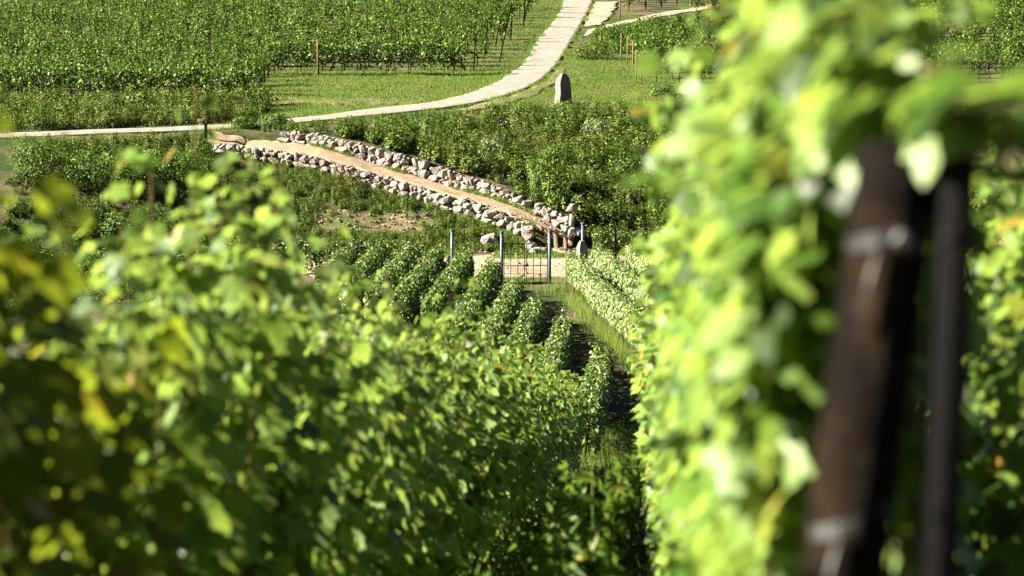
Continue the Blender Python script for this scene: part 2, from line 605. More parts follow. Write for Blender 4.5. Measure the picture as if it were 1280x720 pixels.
half = [(0, 0), (.20, -.14), (.40, -.02), (.52, .14), (.40, .26), (.56, .48), (.44, .62), (.26, .56), (.20, .80), (0, 1.02)]
full = half + [(-x, y) for x, y in half[-2:0:-1]]
LEAF0 = tmpl(full, .25, .12)
LEAF1 = tmpl([(0, -.02), (.42, -.04), (.55, .45), (.25, .60), (0, 1.0), (-.25, .60), (-.55, .45), (-.42, -.04)], .2, .12)
LEAF2 = (np.array([(0, 0, 0), (.48, .42, .10), (0, 1, -.05), (-.48, .42, .10)]), np.array([(0, 1, 2), (0, 2, 3)]))
BLADE = (np.array([(-.5, 0, 0), (.5, 0, 0), (0, 1, 0)]), np.array([(0, 1, 2)]))


def unit(a):
    return a / (np.linalg.norm(a, axis=-1, keepdims=True) + 1e-9)


def place(P, N, D, s, template, wid=None):
    """instances of a template: position, normal, tip direction, size"""
    V, Fc = template
    N = unit(N)
    D = unit(D - (D * N).sum(-1, keepdims=True) * N)
    Xa = np.cross(D, N)
    s = np.asarray(s)[:, None, None]
    wv = 1.0 if wid is None else np.asarray(wid)[:, None, None]
    A = (V[None, :, 0:1] * wv * Xa[:, None, :] + V[None, :, 1:2] * D[:, None, :] + V[None, :, 2:3] * N[:, None, :]) * s + P[:, None, :]
    k = len(V)
    Ff = Fc[None] + (np.arange(len(P)) * k)[:, None, None]
    return A.reshape(-1, 3), Ff.reshape(-1, Fc.shape[1])


class Leaves:
    def __init__(self):
        self.P = []; self.N = []; self.D = []; self.s = []

    def add(self, P, N, D, s):
        self.P.append(np.atleast_2d(P)); self.N.append(np.atleast_2d(N)); self.D.append(np.atleast_2d(D)); self.s.append(np.atleast_1d(s))

    def mesh(self, name, template, mat):
        V, Fc = place(np.concatenate(self.P), np.concatenate(self.N), np.concatenate(self.D), np.concatenate(self.s), template)
        return np_mesh(name, V, [Fc], [mat])


def shoot(Lv, canes, pts, rng, step, s0, s1, lod, side_bias=None, jit=.05):
    """leaves along a cane given as a few points"""
    pts = np.asarray(pts, float)
    t = np.linspace(0, 1, len(pts))
    ln = np.linalg.norm(np.diff(pts, axis=0), axis=1).sum()
    n = max(3, int(ln / step))
    tt = (np.arange(n) + rng.random(n) * .5) / n
    C = np.stack([np.interp(tt, t, pts[:, k]) for k in range(3)], -1)
    a = rng.uniform(0, 2 * math.pi, n)
    out = np.stack([np.cos(a), np.sin(a) * .7, rng.uniform(-.2, .4, n)], -1)
    P = C + out * rng.uniform(.3, 1.4, (n, 1)) * jit
    N = out * rng.uniform(.4, 1.2, (n, 1)) + np.array([0, 0, .75]) + rng.normal(0, .38, (n, 3))
    D = out * .7 + np.array([0, 0, -.55]) + rng.normal(0, .4, (n, 3))
    s = (s0 + (s1 - s0) * tt ** 1.5) * rng.uniform(.7, 1.25, n)
    Lv.add(P, N, D, s)
    if canes is not None:
        ns = 6 if lod == 0 else 4
        sel = np.linspace(0, 1, 5)
        C2 = np.stack([np.interp(sel, t, pts[:, k]) for k in range(3)], -1)
        canes.tube(C2, np.linspace(.0045, .002, 5), 4 if lod else 5, False)


def vine_meshes(seed, lod, h=1.65, L=1.2, wd=.20, nsh=13, leaf=.115, step=.07, cordon=.62, fill=160, mat=M_NEAR, low=.45, tall=.0, stake=False):
    rng = np.random.default_rng(seed)
    Lv = Leaves(); canes = MB()
    for i in range(nsh):
        y0 = rng.uniform(-L / 2, L / 2)
        sgn = rng.choice([-1, 1])
        x0 = rng.normal(0, .04)
        top = h * rng.uniform(.82, 1.06) + (tall * rng.random() if rng.random() < .4 else 0)
        xm = x0 + sgn * wd * rng.uniform(.2, 1.0)
        xe = x0 + sgn * wd * rng.uniform(-.2, 1.1)
        ye = y0 + rng.normal(0, .12)
        z0 = cordon + rng.normal(0, .05)
        pts = [(x0, y0, z0), (xm * .8, (y0 + ye) / 2 + rng.normal(0, .05), z0 + (top - z0) * .35), (xm, ye, z0 + (top - z0) * .7), (xe, ye + rng.normal(0, .05), top)]
        if rng.random() < .35:
            pts.append((xe + sgn * rng.uniform(.05, .22), ye + rng.normal(0, .1), top - rng.uniform(-.05, .12)))
        shoot(Lv, canes if lod < 2 else None, pts, rng, step, leaf, leaf * .5, lod)
    # drooping laterals and filling leaves
    n = fill
    sg = rng.choice([-1, 1], n)
    z = low + (h * .93 - low) * rng.random(n) ** .8
    bulge = .75 + .35 * np.sin((z - low) / (h - low) * math.pi)
    P = np.stack([sg * wd * bulge * rng.uniform(.5, 1.12, n), rng.uniform(-L / 2 - .05, L / 2 + .05, n), z], -1)
    N = np.stack([sg * rng.uniform(.3, 1.2, n), rng.normal(0, .65, n), rng.uniform(-.1, 1.1, n)], -1)
    D = np.stack([sg * .25, rng.normal(0, .35, n), -np.ones(n)], -1)
    Lv.add(P, N, D, leaf * rng.uniform(.65, 1.25, n))
    if lod < 2:
        n = int(fill * 1.0)
        sg = rng.choice([-1, 1], n)
        z = low - .05 + .95 * rng.random(n)
        P = np.stack([sg * wd * rng.uniform(.15, 1.0, n), rng.uniform(-L / 2 - .05, L / 2 + .05, n), z], -1)
        N = np.stack([sg * rng.uniform(.4, 1.2, n), rng.normal(0, .5, n), rng.uniform(-.1, .8, n)], -1)
        D = np.stack([sg * .25, rng.normal(0, .35, n), -np.ones(n)], -1)
        Lv.add(P, N, D, leaf * rng.uniform(.8, 1.3, n))
    fol = Lv.mesh("foliage", (LEAF0, LEAF1, LEAF2)[lod], mat)
    tr = MB()
    q = rng.normal(0, .03, 6)
    tr.tube([(0, 0, -.12), (q[0], q[1], .2), (q[2], q[3], .42), (q[4] * .5, q[5], cordon - .02)], [.034, .027, .022, .022], 6)
    for sgy in (-1, 1):
        tr.tube([(0, q[5], cordon - .03), (.01, sgy * .14, cordon + .03), (0, sgy * L * .48, cordon + .02)], [.02, .016, .010], 5)
    trm = tr.mesh("trunk", M_BARK, True)
    cm = canes.mesh("canes", M_CANE, True) if lod < 2 else None
    stm = None
    if stake:
        st = MB()
        st.tube([(.03, .05, -.1), (.03, .05, 1.25)], .018, 5)
        stm = st.mesh("stake", M_STAKE)
    return fol, trm, cm, stm


NTH = ["first", "second", "third", "fourth", "fifth", "sixth", "seventh", "eighth", "ninth", "tenth", "eleventh", "twelfth", "13th", "14th", "15th", "16th", "17th", "18th", "19th", "20th"]
NTH += ["%dth" % k if k % 10 not in (1, 2, 3) else "%d%s" % (k, {1: "st", 2: "nd", 3: "rd"}[k % 10]) for k in range(21, 80)]
NV = [0]
VR = np.random.default_rng(77)


def vine(kit, x, y, rz, label, group, sc=1.0, z=None):
    fol, tr, cm, st = kit
    zz = T(x, y) if z is None else z
    e = empty("grapevine", (x, y, zz), rz + (math.pi if VR.random() < .5 else 0))
    s = sc * VR.uniform(.94, 1.07)
    e.scale = (s, s, sc * VR.uniform(.95, 1.05))
    tag(e, label, "grapevine", group)
    link("foliage", fol, e)
    link("trunk", tr, e)
    if cm:
        link("canes", cm, e)
    if st:
        link("stake", st, e)
    NV[0] += 1
    return e


# ---- the two rows beside the camera
ROW = .0496
RZ = -math.atan(ROW)
near_kits = [vine_meshes(100 + i, 0, h=1.86, L=1.2, wd=.25, nsh=20, leaf=.100, step=.046, fill=230, mat=M_NEAR, tall=.26, low=.25) for i in range(5)]
tuft_kits = [vine_meshes(120 + i, 0, h=2.05, L=.85, wd=.22, nsh=22, leaf=.105, step=.046, fill=220, mat=M_NEAR, tall=.22, low=.25) for i in range(2)]
aut_kits = [vine_meshes(130 + i, 0, h=2.0, L=1.2, wd=.25, nsh=17, leaf=.105, step=.05, fill=300, mat=M_AUT, tall=.2, low=.25) for i in range(2)]
mid_kits = [vine_meshes(200 + i, 1, h=1.80, L=1.3, wd=.25, nsh=20, leaf=.10, step=.05, fill=300, mat=M_NEAR, tall=.24, low=.25) for i in range(5)]
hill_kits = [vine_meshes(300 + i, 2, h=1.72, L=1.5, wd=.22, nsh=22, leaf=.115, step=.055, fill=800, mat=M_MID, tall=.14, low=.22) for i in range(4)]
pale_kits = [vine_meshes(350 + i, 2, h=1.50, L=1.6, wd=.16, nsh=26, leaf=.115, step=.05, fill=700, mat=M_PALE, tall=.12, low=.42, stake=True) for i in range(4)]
end_kits = [vine_meshes(380 + i, 1, h=1.60, L=1.2, wd=.22, nsh=22, leaf=.11, step=.05, fill=600, mat=M_MID, tall=.18, low=.2) for i in range(3)]
right_kits = [vine_meshes(400 + i, 0, h=2.02, L=1.1, wd=.14, nsh=26, leaf=.088, step=.036, fill=720, mat=M_NEAR, tall=.30, low=.25) for i in range(4)]
rmid_kits = [vine_meshes(430 + i, 1, h=1.95, L=1.2, wd=.13, nsh=22, leaf=.092, step=.045, fill=560, mat=M_NEAR, tall=.25, low=.25) for i in range(3)]

GL = "grapevines in the long row left of the camera aisle"
CL = -1.3
y = 4.2
i = 0
while y < 50:
    x = CL + ROW * y
    sc = 1.0
    if i < 2:
        kit = aut_kits[i]
        lab = ["dark blurred grapevine with yellow and orange leaves at the left edge", "shaded blurred grapevine with some yellowing leaves, right of the dark leftmost one"][i]
        sc = .95 if i == 0 else .84
    elif i < 4:
        kit = tuft_kits[i - 2]
        sc = (.92, 1.03)[i - 2]
        lab = ["blurred sunlit grapevine rising in the left one of two tall tufts", "blurred sunlit grapevine rising in the right, narrower one of two tall tufts"][i - 2]
        if i == 3:
            y += .15
    elif y < 17:
        kit = near_kits[i % 5]
        sc = .93 if i == 4 else 1.0
        lab = "blurred green grapevine, %s along the left foreground row from the camera" % NTH[i]
    else:
        kit = mid_kits[i % 5]
        lab = "green grapevine, %s along the left foreground row from the camera" % NTH[i]
    if y >= 17:
        sc = 1.05
    vine(kit, x, y, RZ, lab, GL, sc=sc)
    y += 1.12 if y < 30 else 1.2
    i += 1

GR = "grapevines in the row right of the camera aisle"
y = 4.0
i = 0
while y < 27.5:
    x = .325 + ROW * y
    kit = right_kits[i % 4] if y < 13 else rmid_kits[i % 3]
    lab = "pale green grapevine, %s behind the leaning wooden post in the right foreground row" % NTH[i]
    if i == 0:
        lab = "large blurred pale green grapevine directly behind the leaning wooden post"
    vine(kit, x, y, RZ, lab, GR, sc=1.0)
    y += 1.05
    i += 1

y = 2.6  # next row, out of view; vines enlarged to throw shade on the leftmost ones
i = 0
while y < 5.4:
    vine(near_kits[(i * 3 + 2) % 5], -2.75 + ROW * y, y, RZ, "grapevine behind the left foreground row, enlarged to shade it, %s from the camera" % NTH[i], "second row of vines at the left", sc=1.30 if y < 8.0 else 1.0)
    y += 1.12
    i += 1

y = 6.6
i = 0
while y < 13.5:
    vine(near_kits[(i * 2 + 1) % 5], 1.33 + ROW * y, y, RZ, "grapevine at the right edge beyond the dark posts, %s in its row" % NTH[i], "grapevines in the second row to the right", sc=.99)
    y += 1.08
    i += 1

# ---- rows on the left of the gate, running down to the grass aisle
ends = [(2.4, 63.5), (1.5, 69.6), (.8, 75.5), (.13, 80), (-.63, 85.5), (-1.66, 88), (-2.77, 88.4), (-3.8, 88.6), (-4.95, 88.8), (-6.05, 89)]
ROWNAME = ["nearest the shaded aisle", "second from the shaded aisle", "third from the shaded aisle", "fourth from the shaded aisle", "fifth from the shaded aisle", "sixth from the shaded aisle", "seventh from the shaded aisle", "eighth from the shaded aisle", "ninth from the shaded aisle", "tenth from the shaded aisle", "eleventh from the shaded aisle"]
for r, (ex, ey) in enumerate(ends):
    depth = [12, 11, 12, 13, 14, 13, 12, 10, 8, 6, 5][r]
    k = 0
    while k * 1.42 < depth:
        yy = ey - .6 - k * 1.42
        xx = ex - .065 * (ey - yy)
        kit = end_kits[(r + k) % 3] if k == 0 else hill_kits[(r * 3 + k) % 4]
        lab = "hedge-like grapevine, %s from the gate end of the row %s" % (NTH[k], ROWNAME[r])
        if k == 0:
            lab = "rounded end vine of the left-hand row %s" % ROWNAME[r]
        vine(kit, xx, yy, -.065, lab, "clipped hedge rows of vines left of the gate", sc=.98)
        k += 1

# ---- rows on the right of the aisle
rst = [(2.15, 88.5, 13), (3.2, 90.2, 12), (4.5, 91.2, 11), (5.8, 91.4, 9), (7.1, 91.6, 6)]
RNAME = ["along the grassy aisle", "second from the grassy aisle", "third from the grassy aisle", "fourth from the grassy aisle", "fifth from the grassy aisle"]
for r, (sx, sy, cnt) in enumerate(rst):
    for k in range(cnt):
        yy = sy - .7 - k * 1.5
        xx = sx + .106 * (sy - yy)
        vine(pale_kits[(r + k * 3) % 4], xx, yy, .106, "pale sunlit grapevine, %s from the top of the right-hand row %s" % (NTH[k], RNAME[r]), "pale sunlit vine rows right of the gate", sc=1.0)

# vines crossing behind, beside the path
for k, (x, y) in enumerate([(-8.6, 92.4), (-7.3, 92.2), (-6.1, 91.9), (-4.9, 91.6), (-3.9, 91.3)]):
    vine(hill_kits[k % 4], x, y, math.pi / 2 + .1, "dark grapevine, %s in the cross row left of the slanting dark post" % NTH[k], "cross row of vines beside the sandy path", sc=.86)
for k, (x, y) in enumerate([(3.9, 95.6), (5.2, 95.8), (6.5, 96.0), (7.8, 96.1)]):
    vine(hill_kits[(k + 1) % 4], x, y, math.pi / 2, "dark grapevine, %s in the cross row right of the upright stone slab" % NTH[k], "cross row of vines at the foot of the right bank", sc=.82)

# ------------------------------------------------------------------ the far vineyards
slope_kits = [vine_meshes(500 + i, 2, h=2.0, L=1.2, wd=.30, nsh=11, leaf=.16, step=.06, fill=130, mat=M_FAR, tall=.5, low=.35, cordon=.7) for i in range(5)]


def vine_pts(seed, **k):
    f = vine_meshes(seed, 2, **k)[0]
    V = np.empty(len(f.vertices) * 3, dtype=np.float32)
    f.vertices.foreach_get("co", V)
    bpy.data.meshes.remove(f)
    return V.reshape(-1, 4, 3)


far_v = [vine_pts(520 + i, h=1.95, L=1.0, wd=.26, nsh=8, leaf=.135, step=.045, fill=80, mat=M_FAR, tall=.85, low=.45, cordon=.7) for i in range(7)]


def mass(name, spots, label, group=None):
    rng = np.random.default_rng(len(spots))
    out = []
    tr = MB()
    for (x, y) in spots:
        A = far_v[rng.integers(len(far_v))]
        a = math.pi / 2 + rng.normal(0, .05) + (math.pi if rng.random() < .5 else 0)
        c, s = math.cos(a), math.sin(a)
        sc = rng.uniform(.72, 1.2)
        z = T(x, y)
        B = np.stack([(A[..., 0] * c - A[..., 1] * s) * sc + x, (A[..., 0] * s + A[..., 1] * c) * sc + y, A[..., 2] * sc * rng.uniform(.9, 1.1) + z], -1)
        out.append(B)
        tr.tube([(x, y, z - .1), (x + rng.normal(0, .04), y, z + .5), (x + rng.normal(0, .05), y, z + .95)], [.04, .03, .03], 4, False)
    V = np.concatenate(out).reshape(-1, 3)
    n = len(V) // 4
    base = (np.arange(n) * 4)[:, None]
    F3 = np.concatenate([base + np.array([[0, 1, 2]]), base + np.array([[0, 2, 3]])])
    o = link(name, np_mesh(name, V, [F3], [M_FAR]))
    tag(o, label, "vineyard", group, "stuff")
    t = tr.build("trunks", M_BARK, o)
    t["kind"] = "stuff"
    return o


def far_end(d):
    """right-hand end (world x) of the rows of the left far field"""
    if d < 131:
        return -12.6
    return float(np.interp(d, [131, 137, 150, 166, 190, 230], [-2.9, -1.5, -.2, .9, 2.5, 4.4]))


spots = []
row_ends = []
rows = []
rg0 = np.random.default_rng(6)
d = 117.6
while d < 131:
    rows.append(d); d += 2.15
d = 132.0
while d < 182:
    rows.append(d); d += 2.3 + rg0.uniform(-.3, .5)
rg = np.random.default_rng(3)
front = 0
for d in rows:
    xr = far_end(d) + (rg.uniform(-2.2, .3) if d > 132.5 else 0)
    xl = -wx(1320, d) * 0 + (-(660.0) / FPX * d) - 1.0
    x = xr - .5
    k = 0
    yb = d
    while x > xl:
        yv = yb + rg.normal(0, .06) + (x - xr) * .0
        is_front = (d == rows[0]) or (abs(d - 132.0) < .01 and x > -13.0)
        if is_front:
            lab = ("leafy grapevine, %s from the road end of the slope's lowest row, behind tall verge weeds" if d < 120 else
                   "leafy grapevine, %s from the road end in the front row above the mown grass") % NTH[k]
            vine(slope_kits[(k * 2) % 5], x, yv, math.pi / 2, lab, "front vines of the far left vineyard", sc=1.03)
        elif rg.random() > .10 and not (x < -28 - (178 - d) * 1.2 + 0 and d > 174):
            spots.append((x, yv))
        x -= 1.22
        k += 1
    row_ends.append((xr, d))
mass("hillside_vineyard", spots, "dense green vineyard covering the far slope left of the pale road")
spots2 = []
for d in (128, 130.3, 132.8, 135.6, 138.6):
    x = wx(808, d) if d < 129 else wx(806 - (d - 128) * 2.4, d)
    while x < wx(1300, d):
        spots2.append((x + .5, d + rg.normal(0, .05)))
        x += 1.22
mass("terrace_vineyard", spots2, "dark green vineyard block on the terrace right of the standing stone")
spots3 = []
d = 149.0
while d < 186:
    x = max(wx(1000, d), 14.0) if d < 156 else wx(785, d) + (165 - d) * .0
    while x < wx(1300, d):
        # keep clear of the track
        tx = np.interp(x, [5, 9, 14, 20, 26], [168, 174, 184, 200, 210])
        if d > tx - 8 and d < tx + 2 and x < 16:
            pass
        else:
            if d > 150 or x > 19:
                spots3.append((x, d + rg.normal(0, .05)))
        x += 1.22
    d += 2.3
spots3 = [(x, y) for x, y in spots3 if (y > 174 or x > 15)]
mass("upper_vineyard", spots3, "vineyard rows at the top right of the slope above the track")

# ------------------------------------------------------------------ posts of the far field
def post_thing(name, x, y, h, r, mat, label, group=None, lean=(0, 0), cat="post", cap=False, seg=7, z=None):
    zz = T(x, y) if z is None else z
    mb = MB()
    mb.tube([(0, 0, -.25), (lean[0] * .5, lean[1] * .5, h * .5), (lean[0], lean[1], h)], [r * 1.02, r, r * .96], seg)
    o = mb.build(name, mat)
    o.location = (x, y, zz)
    tag(o, label, cat, group)
    return o


for k, (xr, d) in enumerate(row_ends):
    if d < 131:
        if k == 0:
            post_thing("trellis_post", wx(398, 131.4), 131.4, 2.0, .045, M_STAKE, "pale post standing before the front vines beside the mown grass", "end posts of the far left vineyard rows")
        continue
    lab = "row-end post of the far left vineyard beside the road, %s from the mown grass" % NTH[k - 7 if k >= 7 else k]
    if k % 2:
        continue
    post_thing("trellis_post", xr + .55, d, 2.0, .04, M_DARKPOST, lab, "end posts of the far left vineyard rows", lean=(.45 if k % 4 else .15, 0))
for k, (px, py) in enumerate([(778, 77), (786, 84), (793, 91), (797, 100), (804, 105)]):
    x, d = P2(px, py)
    post_thing("trellis_post", x - .1, d, 1.6 + .1 * (k % 3), .032, M_STAKE, "brown end post of the terrace rows, %s counting away from the camera" % NTH[4 - k], "end posts of the terrace vineyard rows")
x, d = P2(774, 26)
post_thing("trellis_post", x, d, 1.9, .05, M_STAKE, "tall pale post standing alone where the track leaves the road")

# ------------------------------------------------------------------ clumps, bushes and weeds
def dome_leaves(rng, n, rx, ry, h, leaf, narrow=1.0, lobes=6, base=.0):
    """leaves spread through several uneven lobes"""
    c = [(0, 0, h * .45, 1.0)]
    for _ in range(lobes):
        a = rng.uniform(0, 2 * math.pi); q = rng.uniform(.35, .75)
        c.append((math.cos(a) * rx * q, math.sin(a) * ry * q, h * rng.uniform(.25, .75), rng.uniform(.35, .6)))
    c = np.array(c)
    w_ = c[:, 3] ** 2; w_ /= w_.sum()
    k = rng.choice(len(c), n, p=w_)
    u = unit(rng.normal(0, 1, (n, 3)))
    rr_ = rng.uniform(.55, 1.05, n) ** .6
    R = np.array([rx, ry, h * .55]) * c[k, 3][:, None]
    P = c[k, :3] + u * R * rr_[:, None]
    P[:, 2] = np.abs(P[:, 2]) + base
    N = u * 1.5 + np.array([0, 0, .35]) + rng.normal(0, .4, (n, 3))
    D = u * .6 + rng.normal(0, .7, (n, 3)) + np.array([0, 0, -.1])
    return P, N, D, leaf * rng.uniform(.6, 1.3, n)


def spray_leaves(rng, n, r, h, leaf, stems=14):
    """upright stems with narrow leaves: weeds, willowherb, nettles"""
    a = rng.uniform(0, 2 * math.pi, stems)
    q = r * np.sqrt(rng.random(stems))
    hh = h * rng.uniform(.55, 1.1, stems)
    ln = rng.uniform(.0, .35, stems)
    k = rng.integers(stems, size=n)
    t = rng.uniform(.08, 1.0, n)
    P = np.stack([np.cos(a[k]) * (q[k] + ln[k] * hh[k] * t), np.sin(a[k]) * (q[k] + ln[k] * hh[k] * t), hh[k] * t], -1)
    b = rng.uniform(0, 2 * math.pi, n)
    out = np.stack([np.cos(b), np.sin(b), rng.uniform(-.1, .9, n)], -1)
    P = P + out * .03
    N = np.stack([np.cos(a[k]) + .3 * np.cos(b), np.sin(a[k]) + .3 * np.sin(b), .55 * np.ones(n)], -1) + rng.normal(0, .3, (n, 3))
    return P, N, out, leaf * rng.uniform(.6, 1.3, n) * (1.15 - .5 * t)


NARROW = (np.array([(0, 0, 0), (.20, .45, .05), (0, 1, -.1), (-.20, .45, .05)]), np.array([(0, 1, 2), (0, 2, 3)]))
ROUND = (np.array([(0, 0, 0), (.38, .45, .06), (0, 1, -.06), (-.38, .45, .06)]), np.array([(0, 1, 2), (0, 2, 3)]))


def scatter_mass(name, spots, gens, template, mat, label, cat, seed=1):
    """many clumps in one uncountable mass; spots: x, y, scale"""
    rng = np.random.default_rng(seed)
    vs_, n = [], 0
    protos = []
    for g in gens:
        P, N, D, s = g(rng)
        V, Fc = place(P, N, D, s, template)
        protos.append(V)
    k0 = len(template[0])
    allV = []
    sp = np.array(spots)
    z = terrain(sp[:, 0], sp[:, 1])
    for (x, y, sc), zz in zip(spots, z):
        V = protos[rng.integers(len(protos))]
        a = rng.uniform(0, 2 * math.pi)
        c, s = math.cos(a), math.sin(a)
        B = np.stack([(V[:, 0] * c - V[:, 1] * s) * sc + x, (V[:, 0] * s + V[:, 1] * c) * sc + y, V[:, 2] * sc * rng.uniform(.8, 1.2) + zz - .02], -1)
        allV.append(B)
    V = np.concatenate(allV)
    n = len(V) // k0
    Fc = (template[1][None] + (np.arange(n) * k0)[:, None, None]).reshape(-1, template[1].shape[1])
    o = link(name, np_mesh(name, V, [Fc], [mat]))
    tag(o, label, cat, None, "stuff")
    return o


def near_ramp(x, y, m=.25):
    if not (-13.4 < x < 3.2):
        return False
    a = np.interp(x, UPT[0], UPT[1]); b = np.interp(x, LWB[0], LWB[1])
    return b - m < y < a + m


def on_bare(x, y):
    return -8.4 < x < -3.2 and 99.2 < y < 101


def sample(n, xr, yr, ok, rng, smin, smax):
    out = []
    while len(out) < n:
        x = rng.uniform(*xr); y = rng.uniform(*yr)
        if ok(x, y):
            out.append((x, y, rng.uniform(smin, smax)))
    return out


rb = np.random.default_rng(21)


def bank_ok(x, y):
    cy = np.interp(x, crX, crY)
    return 97.9 < y < cy - .2 and not near_ramp(x, y) and not (on_bare(x, y) and rb.random() < .85)


def hgt(x, y):
    # weeds are taller in the middle of the bank
    return .55 + 1.15 * float(vnoise(x * .55 + 7, y * .35)) ** 1.3


def cap_h(x, y, s):
    """plants stay low by the road edge, beside the walls and on the grassy foot of the bank"""
    cy = np.interp(x, crX, crY)
    m = .35 + .22 * (cy - y)
    if -13 < x < -1:
        m = .18 + .13 * (cy - y)
    if -11.5 < x < 3 and y < float(np.interp(x, LWB[0], LWB[1])) + .3:
        m = min(m, .38)
    if x < -12:
        m = min(m, .45 + .25 * (cy - y))
    return min(s, max(.2, m))


sp = [(x, y, s * hgt(x, y) * (.55 if (x < 0 and y < 103) else 1)) for x, y, s in sample(2300, (-21, 20), (97.5, 117), bank_ok, rb, .5, 1.25)]
sp = [(x, y, min(s, cap_h(x, y, s) * 1.15)) for x, y, s in sp]
scatter_mass("bank_weeds", sp, [lambda r: spray_leaves(r, 260, .30, .80, .15, 16)] * 6, NARROW, M_WEED, "tall tangled green weeds covering the bank below the road", "weeds", 2)
sp = [(x, y, s * hgt(x + 5, y) * (.6 if (x < 0 and y < 103) else 1)) for x, y, s in sample(560, (-16, 22), (97.5, 117), bank_ok, rb, .5, 1.0) if vnoise(x * .3 + 3, y * .3) > .53]
scatter_mass("dry_weeds", sp, [lambda r: spray_leaves(r, 170, .35, .7, .14, 24)] * 5, NARROW, M_OLIVE, "yellow brown dry weeds in patches on the bank", "weeds", 3)
sp = [(x, y, cap_h(x, y, s)) for x, y, s in sample(360, (-21, 20), (98, 117), bank_ok, rb, .35, 1.2)]
sp += [(x, y, s) for x, y, s in sample(190, (-22, -11), (82, 98), lambda x, y: True, rb, .7, 1.5)]
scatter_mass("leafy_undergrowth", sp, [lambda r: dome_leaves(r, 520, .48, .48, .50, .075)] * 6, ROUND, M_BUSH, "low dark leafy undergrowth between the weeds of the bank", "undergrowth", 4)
sp = [(x, y, rb.uniform(.25, .5)) for x, y, s in sample(900, (-12.5, .5), (97.2, 104.6), lambda x, y: bank_ok(x, y) and y < np.interp(x, LWB[0], LWB[1]), rb, 1, 1)]
scatter_mass("low_weeds", sp, [lambda r: spray_leaves(r, 200, .5, .7, .15, 26)] * 4, NARROW, M_WEED, "low olive green weeds on the slope below the lower boulder wall", "weeds", 12)
# flowering heads
sp = [(x, y, 1) for x, y, s in sample(46, (-2, 14), (98.5, 116.5), lambda x, y: bank_ok(x, y) and vnoise(x * .35, y * .35) > .55, rb, 1, 1)]


def flower_gen(r):
    n = 26
    P = np.stack([r.normal(0, .16, n), r.normal(0, .16, n), r.uniform(.55, .95, n)], -1)
    return P, np.stack([r.normal(0, .5, n), r.normal(0, .5, n), np.ones(n)], -1), r.normal(0, 1, (n, 3)), r.uniform(.03, .06, n)


scatter_mass("white_flowers", sp, [flower_gen] * 4, ROUND, M_FLOWER, "small white flower heads scattered over the weedy bank", "flowers", 5)
x0, d0 = P2(748, 62)
scatter_mass("yellow_flowers", [(x0 + rb.normal(0, .6), d0 + rb.normal(0, .6), .8) for _ in range(12)], [flower_gen] * 4, ROUND, M_YEL, "yellow flowers beside the terrace vineyard corner", "flowers", 6)

# verge weeds behind the left road
road_c = [((a[0] + b[0]) / 2, (a[1] + b[1]) / 2) for a, b in zip(RL, RR)]


def off_road(x, y, m=.15):
    """signed side of the road: 'U' above/left, 'D' below/right, None on it"""
    ya = np.interp(x, [p[0] for p in RL[::-1]], [p[1] for p in RL[::-1]])
    yb = np.interp(x, [p[0] for p in RR[::-1]], [p[1] for p in RR[::-1]])
    if y > ya + m:
        return 'U'
    if y < yb - m:
        return 'D'
    return None


def verge_ok(x, y):
    return off_road(x, y, .5) == 'U' and y < 117.2 and x < -11.5


sp = [(x, y, s * (.8 + .8 * vnoise(x * .8, y * .8))) for x, y, s in sample(520, (-26, -11.8), (107, 117.3), verge_ok, rb, .55, 1.05)]
scatter_mass("verge_weeds", sp, [lambda r: spray_leaves(r, 200, .4, .85, .14, 22)] * 5, NARROW, M_WEED, "tall weeds on the verge between the road and the lowest vine row", "weeds", 7)
sp = [(x, y, s) for x, y, s in sample(110, (-24, -11.8), (108, 117), lambda x, y: verge_ok(x, y) and vnoise(x * .4, y * .4 + 5) > .5, rb, .5, .95)]
scatter_mass("verge_dry_weeds", sp, [lambda r: spray_leaves(r, 160, .4, .8, .14, 22)] * 4, NARROW, M_OLIVE, "olive brown dry weeds on the verge above the left stretch of road", "weeds", 8)
# scrub between the track and terrace vineyard
sp = []
for _ in range(150):
    t = rb.random()
    px = 742 + 200 * t
    py = 50 - 34 * t + rb.uniform(-4, 22)
    x, d = P2(px, py)
    sp.append((x, d, rb.uniform(.7, 1.2)))
scatter_mass("terrace_scrub", sp, [lambda r: dome_leaves(r, 260, .7, .7, .8, .12)] * 4, ROUND, M_BUSH, "dark scrub on the terrace edge below the dirt track", "undergrowth", 9)
sp = [(x, y, rb.uniform(.6, 1)) for x, y, s in sample(60, (18, 30), (141, 148), lambda x, y: True, rb, 1, 1)]
scatter_mass("terrace_edge_scrub", sp, [lambda r: dome_leaves(r, 260, .7, .7, .7, .12)] * 4, ROUND, M_BUSH, "low scrub under the upper right vineyard rows", "undergrowth", 19)


# ---- grass
def grass(name, pts, h, wdt, mat, label, seed, lean=.45):
    """pts: (n,2)"""
    rng = np.random.default_rng(seed)
    pts = np.asarray(pts)
    n = len(pts)
    z = terrain(pts[:, 0], pts[:, 1])
    P = np.column_stack([pts, z - .01])
    D = np.column_stack([rng.normal(0, lean, n), rng.normal(0, lean, n), np.ones(n)])
    a = rng.uniform(0, 2 * math.pi, n)
    N = np.column_stack([np.cos(a), np.sin(a), np.zeros(n)])
    hh = h * rng.uniform(.5, 1.3, n)
    V, Fc = place(P, N, D, hh, BLADE, wid=wdt / hh)
    o = link(name, np_mesh(name, V, [Fc], [mat]))
    tag(o, label, "grass", None, "stuff")
    return o


def cloud(n, xr, yr, ok, rng, clump=.0, thr=.45, sc=.8):
    x = rng.uniform(xr[0], xr[1], n); y = rng.uniform(yr[0], yr[1], n)
    k = ok(x, y)
    if clump:
        k &= vnoise(x * sc + 11, y * sc) > thr
    return np.column_stack([x[k], y[k]])


